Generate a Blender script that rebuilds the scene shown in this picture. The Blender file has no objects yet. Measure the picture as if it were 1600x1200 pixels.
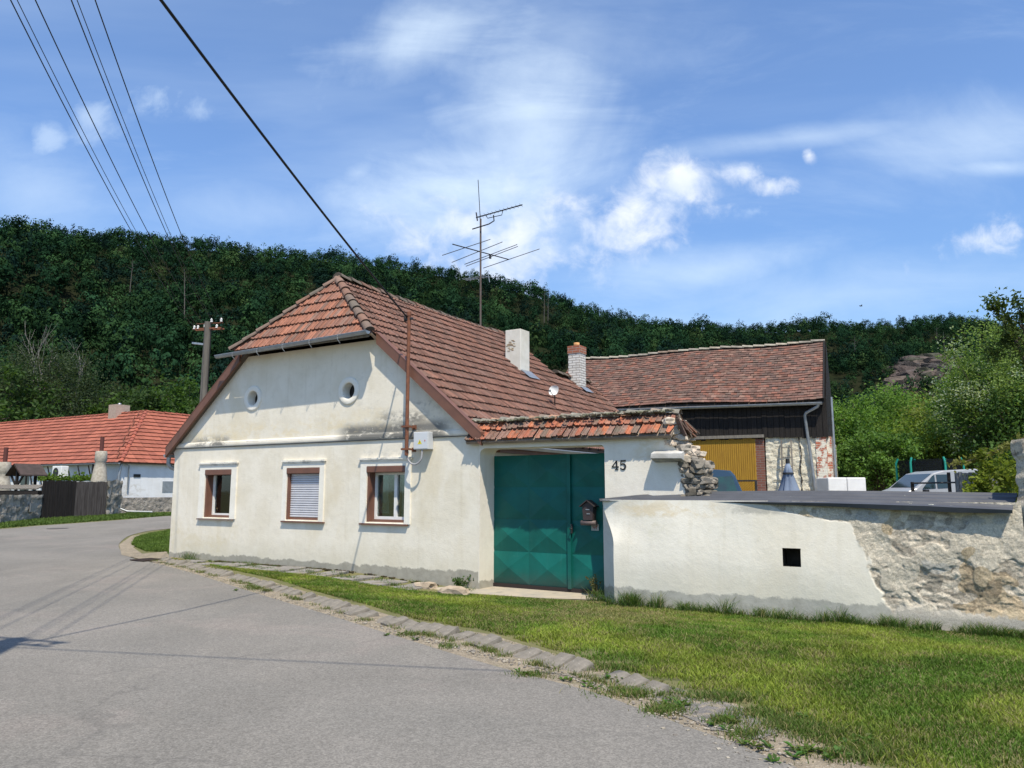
import bpy, bmesh, math, random
import numpy as np
from mathutils import Vector, Matrix, noise
from mathutils.geometry import tessellate_polygon
from math import sin, cos, tan, pi, radians, atan2, sqrt, exp
random.seed(7); rng = np.random.default_rng(7)
SC = bpy.context.scene
COL = SC.collection
# ------------------------------------------------------------ camera
EYE = 1.6; PITCH = radians(8); FPX = 1180.0
cam = bpy.data.cameras.new('camera'); co = bpy.data.objects.new('camera', cam); COL.objects.link(co)
co.location = (0, 0, EYE); co.rotation_euler = (radians(90) + PITCH, 0, 0)
cam.sensor_width = 36; cam.lens = FPX / 1600 * 36; cam.clip_end = 3000; cam.clip_start = .1
SC.camera = co
# ------------------------------------------------------------ light
SUN_AZ = Vector((.255, -.967)).normalized(); SUN_EL = radians(60)
sd = Vector((SUN_AZ.x * cos(SUN_EL), SUN_AZ.y * cos(SUN_EL), sin(SUN_EL)))
sl = bpy.data.lights.new('sun', 'SUN'); sl.energy = 4.9; sl.angle = radians(.53); sl.color = (1, .915, .76)
so = bpy.data.objects.new('sun', sl); COL.objects.link(so); so.rotation_euler = sd.to_track_quat('Z', 'Y').to_euler()
SC.view_settings.view_transform = 'Standard'; SC.view_settings.look = 'None'
SC.view_settings.exposure = .27; SC.view_settings.gamma = 1
W = bpy.data.worlds.new('World'); SC.world = W; W.use_nodes = True
nt = W.node_tree; nt.nodes.clear()
class NT:
    def __init__(s, t): s.t = t
    def n(s, typ, **k):
        nd = s.t.nodes.new(typ)
        for a, b in k.items():
            if a.startswith('i_'):
                key = a[2:]; nd.inputs[int(key) if key.isdigit() else key].default_value = b
            else: setattr(nd, a, b)
        return nd
    def l(s, a, b): s.t.links.new(a, b)
    def put(s, sock, v):
        if hasattr(v, 'is_output') or hasattr(v, 'links'): s.l(v, sock)
        else: sock.default_value = v
    def m(s, op, a, b=0.0, c=None, clamp=False):
        nd = s.n('ShaderNodeMath', operation=op, use_clamp=clamp)
        s.put(nd.inputs[0], a); s.put(nd.inputs[1], b)
        if c is not None: s.put(nd.inputs[2], c)
        return nd.outputs[0]
    def mix(s, f, a, b, bt='MIX'):
        nd = s.n('ShaderNodeMix', data_type='RGBA', blend_type=bt)
        s.put(nd.inputs[0], f)
        for i, v in ((6, a), (7, b)):
            if isinstance(v, (tuple, list)): v = tuple(v)[:3] + (1,)
            s.put(nd.inputs[i], v)
        return nd.outputs[2]
    def noise(s, vec, scale, detail=4, rough=.55, dist=0):
        nd = s.n('ShaderNodeTexNoise'); s.l(vec, nd.inputs['Vector'])
        nd.inputs['Scale'].default_value = scale; nd.inputs['Detail'].default_value = detail
        nd.inputs['Roughness'].default_value = rough; nd.inputs['Distortion'].default_value = dist
        return nd.outputs[0]
    def ramp(s, v, a, b):       # smooth 0..1 between a and b
        nd = s.n('ShaderNodeMapRange', interpolation_type='SMOOTHSTEP'); s.put(nd.inputs[0], v)
        nd.inputs[1].default_value = a; nd.inputs[2].default_value = b
        return nd.outputs[0]
    def mapv(s, vec, scale=(1, 1, 1), loc=(0, 0, 0), rot=(0, 0, 0)):
        nd = s.n('ShaderNodeMapping'); s.l(vec, nd.inputs[0])
        nd.inputs['Scale'].default_value = scale; nd.inputs['Location'].default_value = loc; nd.inputs['Rotation'].default_value = rot
        return nd.outputs[0]
N = NT(nt)
sky = N.n('ShaderNodeTexSky', sky_type='NISHITA', sun_disc=False, sun_elevation=SUN_EL, sun_rotation=atan2(SUN_AZ.x, SUN_AZ.y),
          air_density=1.0, dust_density=.6, ozone_density=2.2, altitude=250)
tc = N.n('ShaderNodeTexCoord'); sep = N.n('ShaderNodeSeparateXYZ'); N.l(tc.outputs['Generated'], sep.inputs[0])
yy = N.m('MAXIMUM', sep.outputs[1], .05)
ux = N.m('DIVIDE', sep.outputs[0], yy); uz = N.m('DIVIDE', sep.outputs[2], yy)
cb = N.n('ShaderNodeCombineXYZ'); N.l(ux, cb.inputs[0]); N.l(uz, cb.inputs[1]); uv = cb.outputs[0]
zz = N.m('MAXIMUM', sep.outputs[2], .04)
cb2 = N.n('ShaderNodeCombineXYZ'); N.l(N.m('DIVIDE', sep.outputs[0], zz), cb2.inputs[0]); N.l(N.m('DIVIDE', sep.outputs[1], zz), cb2.inputs[1])
pl = cb2.outputs[0]
n_cir = N.noise(N.mapv(pl, (.5, 1.3, 1), rot=(0, 0, .9)), 1.0, 6, .52, .3)
n_fil = N.noise(N.mapv(uv, (1.4, 5, 1), rot=(0, 0, -.25)), 1.6, 7, .62, .8)
n_cum = N.m('ADD', N.m('MULTIPLY', N.noise(uv, 7, 8, .58, .3), .65), N.m('MULTIPLY', N.noise(uv, 22, 7, .6, .5), .35))
n_fin = N.noise(uv, 3.2, 8, .62, .5)
n_mix = N.m('ADD', N.m('MULTIPLY', n_fin, .5), N.m('MULTIPLY', N.noise(N.mapv(uv, (2.2, 7, 1), rot=(0, 0, -.35)), 1.6, 8, .58, .5), .5))
def sky_uv(px, py):
    X = (px - 800) / FPX; Z = (600 - py) / FPX
    f = cos(PITCH) - Z * sin(PITCH); return X / f, (sin(PITCH) + Z * cos(PITCH)) / f
def blob(px, py, rx, ry, rot=0.0):
    a, b = sky_uv(px, py)
    v = N.n('ShaderNodeVectorMath', operation='SUBTRACT'); N.l(uv, v.inputs[0]); v.inputs[1].default_value = (a, b, 0)
    mp = N.mapv(v.outputs[0], (1, 1, 1), rot=(0, 0, -rot))
    sc = N.n('ShaderNodeVectorMath', operation='MULTIPLY'); N.l(mp, sc.inputs[0]); sc.inputs[1].default_value = (FPX / rx, FPX / ry, 0)
    ln = N.n('ShaderNodeVectorMath', operation='LENGTH'); N.l(sc.outputs[0], ln.inputs[0])
    return N.m('SUBTRACT', 1.0, ln.outputs['Value'])
cloud = N.m('MULTIPLY', N.ramp(n_cir, .45, .85), .30)
cloud = N.m('MAXIMUM', cloud, N.m('MULTIPLY', N.ramp(n_fil, .48, .85), .22))
for (x, y, rx, ry, rot, amt) in [(720, 290, 330, 110, .08, .95), (830, 180, 190, 230, .3, .8), (640, 60, 260, 90, .45, .7), (700, 350, 330, 70, 0, .7), (560, 270, 60, 40, .5, .6), (1120, 420, 260, 60, .2, .6), (900, 60, 260, 110, 0, .35), (430, 330, 260, 90, 0, .35),
                              (1530, 215, 260, 90, .1, .5), (1560, 262, 120, 22, 0, .6), (1250, 215, 420, 26, .12, .42), (60, 300, 200, 120, 0, .35),
                              (250, 148, 48, 34, .3, .5), (318, 172, 36, 26, 0, .5), (150, 190, 38, 34, 0, .4), (75, 212, 26, 20, 0, .4), (1180, 330, 34, 16, .3, .6), (1300, 460, 500, 90, 0, .4), (1080, 520, 700, 80, 0, .3)]:
    bl = blob(x, y, rx, ry, rot)
    v = N.m('MULTIPLY', N.ramp(N.m('ADD', bl, N.m('MULTIPLY', N.m('SUBTRACT', n_cum if rx < 50 else n_mix, .5), 7.0 if rx < 50 else 3.4)), -.3, 1.6), amt)
    cloud = N.m('MAXIMUM', cloud, v)
cum = None
for (x, y, rx, ry, rot) in [(795, 392, 200, 105, 0), (985, 335, 135, 66, .12), (1060, 290, 72, 52, .2), (940, 360, 90, 46, 0), (1162, 265, 40, 28, .3), (1207, 290, 46, 26, 0), (1265, 243, 17, 20, 0), (1530, 378, 105, 36, .14), (745, 360, 80, 46, 0)]:
    bl = blob(x, y, rx, ry, rot)
    cum = bl if cum is None else N.m('MAXIMUM', cum, bl)
cumv = N.ramp(N.m('ADD', cum, N.m('MULTIPLY', N.m('SUBTRACT', n_cum, .5), 5.2)), -.05, 1.25)
front = N.ramp(sep.outputs[1], .05, .25)
cumv = N.m('MULTIPLY', N.m('MULTIPLY', cumv, .92), front)
up = N.ramp(sep.outputs[2], .02, .16)
cloud = N.m('ADD', N.m('MULTIPLY', N.m('MULTIPLY', cloud, up), .95), .05)
skyc = N.mix(1.0, sky.outputs[0], N.mix(N.ramp(sep.outputs[2], .12, .42), (.70, .88, 1.04), (.80, 1.02, 1.26)), 'MULTIPLY')
bodyshade = N.ramp(N.noise(uv, 14, 4, .5), .3, .75)
c1 = N.mix(cloud, skyc, (5.3, 6.25, 7.2))
c2 = N.mix(cumv, c1, N.mix(bodyshade, (4.9, 5.5, 6.5), (6.5, 6.7, 7.0)))
bg = N.n('ShaderNodeBackground'); N.l(c2, bg.inputs[0]); bg.inputs[1].default_value = .14
wo = N.n('ShaderNodeOutputWorld'); N.l(bg.outputs[0], wo.inputs[0])

# ------------------------------------------------------------ materials
MATS = {}
def mat(name, c1, c2=None, scale=2.0, rough=.85, bump=.3, bscale=60, tint=False, spot=None, metal=0, dist=0, grain=.0, bdist=.01, spec=.3, stretch=None, transl=0):
    if name in MATS: return MATS[name]
    m = bpy.data.materials.new(name); m.use_nodes = True; T = NT(m.node_tree); m.node_tree.nodes.clear()
    tc = T.n('ShaderNodeTexCoord'); v = tc.outputs['Object']
    if stretch: v = T.mapv(v, stretch)
    if tint:
        a = T.n('ShaderNodeAttribute', attribute_name='tint'); base = a.outputs['Color']
        base = T.mix(1.0, base, c1, 'MULTIPLY')
        alt = T.mix(1.0, base, c2 if c2 else (1, 1, 1), 'MULTIPLY')
        col = T.mix(T.ramp(T.noise(v, scale, 6, .6, dist), .35, .7), base, alt) if c2 else base
    else:
        col = T.mix(T.ramp(T.noise(v, scale, 6, .6, dist), .3, .7), c1, c2 or c1)
    if spot:
        for (sc, lo, hi, scol, amt) in spot:
            col = T.mix(T.m('MULTIPLY', T.ramp(T.noise(v, sc, 6, .65, .4), lo, hi), amt), col, scol)
    if grain:
        g = T.noise(v, 240, 2, .7); col = T.mix(grain, col, T.mix(T.ramp(g, .3, .7), (.25, .25, .25), (1.6, 1.6, 1.6)), 'MULTIPLY')
    p = T.n('ShaderNodeBsdfPrincipled'); T.l(col, p.inputs['Base Color']); p.inputs['Roughness'].default_value = rough
    p.inputs['Metallic'].default_value = metal; p.inputs['Specular IOR Level'].default_value = spec
    if bump:
        b = T.n('ShaderNodeBump'); b.inputs['Strength'].default_value = bump; b.inputs['Distance'].default_value = bdist
        T.l(T.noise(v, bscale, 5, .65), b.inputs['Height']); T.l(b.outputs[0], p.inputs['Normal'])
    o = T.n('ShaderNodeOutputMaterial')
    if transl:
        tr = T.n('ShaderNodeBsdfTranslucent'); T.l(T.mix(1.0, col, (1.3, 1.35, .7), 'MULTIPLY'), tr.inputs[0])
        mx = T.n('ShaderNodeMixShader'); mx.inputs[0].default_value = transl; T.l(p.outputs[0], mx.inputs[1]); T.l(tr.outputs[0], mx.inputs[2]); T.l(mx.outputs[0], o.inputs[0])
    else: T.l(p.outputs[0], o.inputs[0])
    MATS[name] = m; return m
M_tile = mat('clay_tile', (1, 1, 1), (.78, .78, .78), 9, .9, .5, 70, tint=True, spot=[(1.1, .55, .75, (.16, .12, .095), .3), (6, .6, .72, (.13, .115, .095), .5), (38, .6, .7, (.36, .32, .26), .45)])
M_tilered = mat('new_clay_tile', (1, 1, 1), (.86, .84, .84), 3, .75, .2, 40, tint=True)
M_tilebarn = mat('old_plain_tile', (1, 1, 1), (.6, .6, .58), 6, .9, .5, 60, tint=True, spot=[(1.1, .55, .8, (.13, .09, .07), .25), (30, .62, .7, (.42, .38, .30), .5)])
M_stone = mat('tinted_stone', (1, 1, 1), (.7, .68, .66), 8, .92, .6, 45, tint=True)
M_brown = mat('brown_painted_metal', (.17, .078, .050), (.14, .066, .045), 5, .5, .1, 80, spec=.4)
M_rust = mat('rusty_pipe', (.22, .085, .045), (.13, .055, .035), 12, .8, .3, 90)
M_zinc = mat('zinc_sheet', (.36, .38, .40), (.28, .30, .32), 6, .42, .1, 50, metal=.6)
M_darkm = mat('dark_metal', (.05, .05, .055), (.03, .03, .03), 10, .55, .1, 60, metal=.4)
M_white = mat('white_paint', (.74, .74, .72), (.66, .66, .63), 7, .45, .08, 60)
M_black = mat('black_paint', (.015, .015, .017), (.02, .02, .02), 6, .5, .05, 60)
M_conc = mat('grey_concrete', (.28, .27, .25), (.20, .19, .18), 7, .92, .5, 60, spot=[(3, .55, .7, (.12, .115, .1), .6)])
M_wire = mat('wire_black', (.012, .012, .013), None, 5, .6, 0)
M_wood_dark = mat('dark_tarred_wood', (.008, .007, .007), (.022, .018, .016), 3, .85, .5, 30, stretch=(8, 8, .5))  # black timber, tone lowered further to carry the barn's eave shadow
M_wood_grey = mat('weathered_wood', (.22, .20, .17), (.13, .115, .10), 3, .85, .5, 30, stretch=(8, 8, .6))
M_trunk = mat('bark', (.10, .08, .06), (.055, .045, .035), 6, .95, .8, 20, stretch=(1, 1, .3))
M_leaf = mat('leaf', (1, 1, 1), (.66, .74, .6), .8, .6, 0, tint=True, transl=.42, spec=.15)
M_forest = mat('forest_leaf', (1, 1, 1), (.7, .75, .78), .05, .75, 0, tint=True, transl=.08, spec=0)
M_grass = mat('grass_blade', (1, 1, 1), (.8, .85, .7), 1.2, .65, 0, tint=True, transl=.35, spec=.2)
M_glass = bpy.data.materials.new('window_glass'); M_glass.use_nodes = True
T = NT(M_glass.node_tree); M_glass.node_tree.nodes.clear()
fr = T.n('ShaderNodeFresnel'); fr.inputs[0].default_value = 1.5
a = T.n('ShaderNodeBsdfTransparent'); a.inputs[0].default_value = (.62, .72, .70, 1)
b = T.n('ShaderNodeBsdfGlossy'); b.inputs[1].default_value = .03
mx = T.n('ShaderNodeMixShader'); T.l(T.m('ADD', fr.outputs[0], .06), mx.inputs[0]); T.l(a.outputs[0], mx.inputs[1]); T.l(b.outputs[0], mx.inputs[2])
o = T.n('ShaderNodeOutputMaterial'); T.l(mx.outputs[0], o.inputs[0])

# ------------------------------------------------------------ mesh helpers
class MB:
    def __init__(s): s.v = []; s.f = []; s.c = []; s.sm = []
    def add(s, vs, fs, c=(1, 1, 1), sm=False):
        k = len(s.v); s.v += [tuple(v) for v in vs]
        for f in fs: s.f.append(tuple(i + k for i in f)); s.c.append(c); s.sm.append(sm)
        return s
    def box(s, x0, x1, y0, y1, z0, z1, c=(1, 1, 1), mtx=None):
        vs = [Vector(p) for p in ((x0, y0, z0), (x1, y0, z0), (x1, y1, z0), (x0, y1, z0), (x0, y0, z1), (x1, y0, z1), (x1, y1, z1), (x0, y1, z1))]
        if mtx: vs = [mtx @ v for v in vs]
        return s.add(vs, [(0, 3, 2, 1), (4, 5, 6, 7), (0, 1, 5, 4), (1, 2, 6, 5), (2, 3, 7, 6), (3, 0, 4, 7)], c)
    def beam(s, p, q, w, h, c=(1, 1, 1), up=(0, 0, 1)):      # box between two points
        p = Vector(p); q = Vector(q); d = (q - p).normalized(); upv = Vector(up)
        sx = d.cross(upv)
        if sx.length < 1e-4: sx = d.cross(Vector((1, 0, 0)))
        sx.normalize(); sz = sx.cross(d)
        vs = []
        for r in (p, q):
            for a, b in ((-1, -1), (1, -1), (1, 1), (-1, 1)): vs.append(r + sx * a * w / 2 + sz * b * h / 2)
        return s.add(vs, [(0, 1, 2, 3), (7, 6, 5, 4), (0, 4, 5, 1), (1, 5, 6, 2), (2, 6, 7, 3), (3, 7, 4, 0)], c)
    def tube(s, pts, r, n=8, c=(1, 1, 1), cap=True):
        pts = [Vector(p) for p in pts]; k = len(pts); rs = r if isinstance(r, (list, tuple)) else [r] * k
        vs = []; ref = None
        for i, p in enumerate(pts):
            d = (pts[min(i + 1, k - 1)] - pts[max(i - 1, 0)]).normalized()
            if ref is None: ref = Vector((0, 0, 1)) if abs(d.z) < .9 else Vector((1, 0, 0))
            a = d.cross(ref).normalized(); ref = a.cross(d).normalized(); b = ref
            for j in range(n):
                t = 2 * pi * j / n; vs.append(p + (a * cos(t) + b * sin(t)) * rs[i])
        fs = [(i * n + j, i * n + (j + 1) % n, (i + 1) * n + (j + 1) % n, (i + 1) * n + j) for i in range(k - 1) for j in range(n)]
        s.add(vs, fs, c, True)
        if cap: s.add(vs, [tuple(range(n))[::-1], tuple(range((k - 1) * n, k * n))], c)
        return s
    def plate(s, outer, holes, y0, y1, c=(1, 1, 1), rim=True):   # outline in x,z; thickness along y
        polys = [[Vector((x, z, 0)) for x, z in outer]] + [[Vector((x, z, 0)) for x, z in h] for h in holes]
        tris = tessellate_polygon(polys); flat = [p for pl_ in polys for p in pl_]
        fs = []
        for t in tris:
            a, b, d = (flat[i] for i in t)
            if (b - a).cross(d - a).z < 0: t = (t[0], t[2], t[1])
            fs.append(tuple(t))
        s.add([(p.x, y0, p.y) for p in flat], fs, c)
        s.add([(p.x, y1, p.y) for p in flat], [f[::-1] for f in fs], c)
        if rim:
            for k, pl_ in enumerate(polys):
                n = len(pl_); vs = [(p.x, y0, p.y) for p in pl_] + [(p.x, y1, p.y) for p in pl_]
                s.add(vs, [(i, (i + 1) % n, n + (i + 1) % n, n + i) for i in range(n)], c)
        return s
    def rock(s, p, r, sc=(1, 1, 1), c=(.4, .38, .34), sub=2, rot=0):
        bm = bmesh.new(); bmesh.ops.create_icosphere(bm, subdivisions=sub, radius=1)
        off = Vector((random.uniform(0, 90), random.uniform(0, 90), 0)); R = Matrix.Rotation(rot, 3, 'Z')
        vs = []
        for v in bm.verts:
            q = v.co.copy(); d = 1 + .45 * noise.noise(q * 1.1 + off) + .16 * noise.noise(q * 3.1 + off)
            q = Vector([max(-.72, min(.72, t)) for t in q]) * 1.25 * d
            vs.append(Vector(p) + R @ Vector((q.x * r * sc[0], q.y * r * sc[1], q.z * r * sc[2])))
        s.add(vs, [tuple(v.index for v in f.verts) for f in bm.faces], c); bm.free(); return s
    def mesh(s, name):
        me = bpy.data.meshes.new(name); me.from_pydata(s.v, [], s.f)
        at = me.attributes.new('tint', 'FLOAT_COLOR', 'FACE')
        at.data.foreach_set('color', np.array([tuple(c)[:3] + (1,) for c in s.c], dtype=np.float32).ravel())
        me.polygons.foreach_set('use_smooth', s.sm); return me
    def build(s, name, m, parent=None, clean=True, bevel=0):
        me = s.mesh(name)
        if clean:
            bm = bmesh.new(); bm.from_mesh(me); bmesh.ops.remove_doubles(bm, verts=bm.verts, dist=1e-5); bmesh.ops.recalc_face_normals(bm, faces=bm.faces); bm.to_mesh(me); bm.free()
        me.materials.append(m); o = bpy.data.objects.new(name, me); COL.objects.link(o)
        if parent: o.parent = parent
        if bevel:
            b = o.modifiers.new('bevel', 'BEVEL'); b.width = bevel; b.segments = 2; b.limit_method = 'ANGLE'; b.angle_limit = radians(50)
        return o
def tag(o, label=None, cat=None, group=None, kind=None):
    if label: o['label'] = label
    if cat: o['category'] = cat
    if group: o['group'] = group
    if kind: o['kind'] = kind
    return o
def thing(name, label, cat, loc=(0, 0, 0), rz=0, group=None):
    o = bpy.data.objects.new(name, None); COL.objects.link(o); o.location = loc; o.rotation_euler = (0, 0, rz); o.empty_display_size = .2
    return tag(o, label, cat, group)
def npmesh(name, P, F, m, tint=None, parent=None):     # P (n,3) verts, F (m,k) faces
    me = bpy.data.meshes.new(name); P = np.asarray(P, np.float32); F = np.asarray(F, np.int32); k = F.shape[1]
    me.vertices.add(len(P)); me.vertices.foreach_set('co', P.ravel())
    me.loops.add(F.size); me.loops.foreach_set('vertex_index', F.ravel())
    me.polygons.add(len(F)); me.polygons.foreach_set('loop_start', np.arange(0, F.size, k, dtype=np.int32))
    me.update(calc_edges=True)
    if tint is not None:
        at = me.attributes.new('tint', 'FLOAT_COLOR', 'FACE'); t = np.ones((len(F), 4), np.float32); t[:, :3] = tint; at.data.foreach_set('color', t.ravel())
    me.materials.append(m); o = bpy.data.objects.new(name, me); COL.objects.link(o)
    if parent: o.parent = parent
    return o
def leaf_quads(C, size, updir=None):      # random leaf rhombs at centres C
    n = len(C); a = rng.normal(size=(n, 3)); a /= np.linalg.norm(a, axis=1)[:, None]
    b = rng.normal(size=(n, 3)); b -= (b * a).sum(1)[:, None] * a; b /= np.linalg.norm(b, axis=1)[:, None]
    s = (size * rng.uniform(.6, 1.35, n))[:, None]; w = rng.uniform(.5, .75, (n, 1))
    P = np.stack([C - a * s, C + b * s * w, C + a * s, C - b * s * w], 1).reshape(-1, 3)
    return P, np.arange(4 * n).reshape(-1, 4)
def sstep(a, b, x): t = np.clip((np.asarray(x, float) - a) / (b - a), 0, 1); return t * t * (3 - 2 * t)
# ------------------------------------------------------------ measured frames
def ray(px, py):
    X = (px - 800) / FPX; Z = (600 - py) / FPX
    return Vector((X, cos(PITCH) - Z * sin(PITCH), sin(PITCH) + Z * cos(PITCH)))
def atY(px, py, Y): r = ray(px, py); return Vector((r.x / r.y * Y, Y, EYE + r.z / r.y * Y))
HB = Vector((-.602, 13.768, 0)); HA = radians(-31.5)       # right front corner of the farmhouse
hd = Vector((cos(HA), sin(HA), 0)); hn = Vector((-sin(HA), cos(HA), 0))
def hp(px, py, dep=0):                                     # farmhouse frame: x along the front, z up at depth dep
    r = ray(px, py); O = Vector((0, 0, EYE)); t = ((HB - O).dot(hn) + dep) / r.dot(hn); q = O + r * t
    return (q - HB).dot(hd), q.z
def g(x, y):
    x = np.asarray(x, float); y = np.asarray(y, float)
    lx = (x - HB.x) * hd.x + (y - HB.y) * hd.y; ly = (x - HB.x) * hn.x + (y - HB.y) * hn.y
    dip = -.15 * sstep(-3.2, -.4, ly) * sstep(-3.5, 0, lx) * (1 - sstep(1.5, 6, ly))
    rise = .35 * sstep(16, 44, y) + .0115 * np.clip(y - 40, 0, 60)
    return dip + rise
def gp(px, py, it=12):
    r = ray(px, py); z = 0.0
    for _ in range(it):
        t = (z - EYE) / r.z; p = r * t; z = float(g(p.x, p.y))
    return Vector((p.x, p.y, z))
def G(x, y): return float(g(x, y))
def frame_pt(o, d, n, x, y): return o + d * x + n * y
# ============================================================ GROUND
xs = np.concatenate([[-900, -500, -300, -180, -120, -80, -60, -48], np.arange(-40, 41), [48, 60, 80, 120, 180, 300, 500, 900]])
ys = np.concatenate([[-300, -100, -50, -25, -15], np.arange(-10, 71), [80, 95, 120, 160, 220, 320, 500, 900]])
GX, GY = np.meshgrid(xs, ys); GZ = g(GX, GY)
nx = len(xs); idx = np.arange(GX.size).reshape(GX.shape)
F = np.stack([idx[:-1, :-1], idx[:-1, 1:], idx[1:, 1:], idx[1:, :-1]], -1).reshape(-1, 4)
M_ground = mat('grass_ground', (.11, .115, .04), (.17, .155, .07), .9, .95, .8, 14, spot=[(.55, .56, .72, (.19, .165, .075), .55), (5, .62, .74, (.17, .14, .09), .5)], bdist=.03)
o = npmesh('ground', np.stack([GX, GY, GZ], -1).reshape(-1, 3), F, M_ground); tag(o, kind='structure')
def sheet(name, poly, m, dz, step=1.0, kind='structure'):
    bm = bmesh.new(); f = bm.faces.new([bm.verts.new((p[0], p[1], 0)) for p in poly])
    xa = [p[0] for p in poly]; ya = [p[1] for p in poly]
    for k in range(int(min(xa) / step) - 1, int(max(xa) / step) + 2):
        bmesh.ops.bisect_plane(bm, geom=bm.verts[:] + bm.edges[:] + bm.faces[:], plane_co=(k * step, 0, 0), plane_no=(1, 0, 0))
    for k in range(int(min(ya) / step) - 1, int(max(ya) / step) + 2):
        bmesh.ops.bisect_plane(bm, geom=bm.verts[:] + bm.edges[:] + bm.faces[:], plane_co=(0, k * step, 0), plane_no=(0, 1, 0))
    bmesh.ops.triangulate(bm, faces=bm.faces[:])
    bmesh.ops.recalc_face_normals(bm, faces=bm.faces[:])
    for v in bm.verts: v.co.z = G(v.co.x, v.co.y) + dz
    for f in bm.faces:
        if f.normal.z < 0: f.normal_flip()
    me = bpy.data.meshes.new(name); bm.to_mesh(me); bm.free(); me.materials.append(m)
    o = bpy.data.objects.new(name, me); COL.objects.link(o); return tag(o, kind=kind)
def smooth_poly(pts, n=6):      # Catmull-Rom through points
    out = []
    for i in range(len(pts) - 1):
        p0 = Vector(pts[max(i - 1, 0)]); p1 = Vector(pts[i]); p2 = Vector(pts[i + 1]); p3 = Vector(pts[min(i + 2, len(pts) - 1)])
        for k in range(n):
            t = k / n; out.append(.5 * ((2 * p1) + (p2 - p0) * t + (2 * p0 - 5 * p1 + 4 * p2 - p3) * t * t + (3 * p1 - p0 - 3 * p2 + p3) * t ** 3))
    out.append(Vector(pts[-1])); return out
def w2(px, py): p = gp(px, py); return (p.x, p.y)
edge_near = [w2(*p) for p in [(1238, 1200), (1150, 1165), (1060, 1133), (930, 1085), (800, 1050), (720, 1027), (640, 1002), (560, 977), (500, 958), (400, 928), (300, 896), (240, 880), (205, 872), (188, 860), (188, 848), (210, 835), (268, 826)]]
edge_near = [(4.2, 1.2), (2.6, 3.2)] + edge_near + [(-10.6, 34), (-7, 41), (-3, 50)]
edge_far = [(-11, 56), (-13.5, 48)] + [w2(*p) for p in [(272, 806), (200, 812), (120, 818), (60, 822), (0, 827)]] + [(-21.5, 27.5), (-23, 20), (-24, 8)]
roadpoly = [tuple(p) for p in smooth_poly([(p[0], p[1], 0) for p in edge_near])] + [tuple(p) for p in smooth_poly([(p[0], p[1], 0) for p in edge_far])] + [(-22, -9), (9, -9), (6.5, -2)]
roadpoly = [(p[0], p[1]) for p in roadpoly]
M_road = bpy.data.materials.new('asphalt'); M_road.use_nodes = True; T = NT(M_road.node_tree); M_road.node_tree.nodes.clear()
tc = T.n('ShaderNodeTexCoord'); v = tc.outputs['Object']
col = T.mix(T.ramp(T.noise(v, .35, 5, .6, .5), .3, .7), (.170, .159, .141), (.212, .197, .175))
col = T.mix(T.m('MULTIPLY', T.ramp(T.noise(T.mapv(v, (1, 1, 1), loc=(3, 7, 0)), .22, 5, .6, .6), .48, .62), .45), col, (.165, .158, .142)); col = T.mix(T.m('MULTIPLY', T.ramp(T.noise(T.mapv(v, (1, 1, 1), loc=(13, 2, 0)), .5, 5, .65, .8), .52, .66), .4), col, (.255, .220, .195))
col = T.mix(T.m('MULTIPLY', T.ramp(T.noise(T.mapv(v, (1, .25, 1), rot=(0, 0, .5)), 1.3, 4, .6), .5, .75), .35), col, (.265, .243, .21))
vor = T.n('ShaderNodeTexVoronoi', feature='F1'); T.l(v, vor.inputs['Vector']); vor.inputs['Scale'].default_value = 95
cr = T.n('ShaderNodeSeparateColor'); T.l(vor.outputs['Color'], cr.inputs[0])
col = T.mix(.38, col, T.mix(T.ramp(cr.outputs[0], .05, .95), (.52, .52, .52), (1.5, 1.5, 1.5)), 'MULTIPLY')
g2 = T.noise(v, 38, 4, .8); col = T.mix(.4, col, T.mix(T.ramp(g2, .32, .68), (.62, .62, .62), (1.32, 1.32, 1.32)), 'MULTIPLY')
# hairline cracks
ck = T.n('ShaderNodeTexVoronoi', feature='DISTANCE_TO_EDGE'); wv = T.n('ShaderNodeVectorMath', operation='ADD'); nn = T.n('ShaderNodeTexNoise'); T.l(v, nn.inputs['Vector']); nn.inputs['Scale'].default_value = 1.4; nn.inputs['Detail'].default_value = 6
T.l(v, wv.inputs[0]); T.l(nn.outputs['Color'], wv.inputs[1]); T.l(wv.outputs[0], ck.inputs['Vector']); ck.inputs['Scale'].default_value = .32
crk = T.m('MULTIPLY', T.m('SUBTRACT', 1.0, T.ramp(ck.outputs['Distance'], .0, .010)), T.ramp(T.noise(v, .5, 3, .5), .44, .56))
col = T.mix(T.m('MULTIPLY', crk, .3), col, (.09, .085, .08))
p = T.n('ShaderNodeBsdfPrincipled'); T.l(col, p.inputs['Base Color']); p.inputs['Roughness'].default_value = .9; p.inputs['Specular IOR Level'].default_value = .2
b = T.n('ShaderNodeBump'); b.inputs['Strength'].default_value = .5; b.inputs['Distance'].default_value = .006; T.l(cr.outputs[1], b.inputs['Height']); T.l(b.outputs[0], p.inputs['Normal'])
o = T.n('ShaderNodeOutputMaterial'); T.l(p.outputs[0], o.inputs[0])
sheet('road', roadpoly, M_road, .012)
M_dirt = mat('sandy_gravel', (.34, .28, .20), (.21, .175, .125), 7, .95, 1.0, 38, grain=.6, spot=[(60, .58, .64, (.50, .46, .39), .8), (55, .60, .66, (.10, .085, .065), .7), (4, .56, .68, (.15, .14, .065), .6)], bdist=.02)
M_path = mat('worn_asphalt', (.15, .14, .135), (.20, .185, .165), 5, .95, 1.0, 45, grain=.6, spot=[(8, .50, .60, (.31, .26, .19), .8), (60, .60, .66, (.42, .39, .34), .7), (5, .56, .64, (.10, .11, .04), .7)], bdist=.015)
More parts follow.
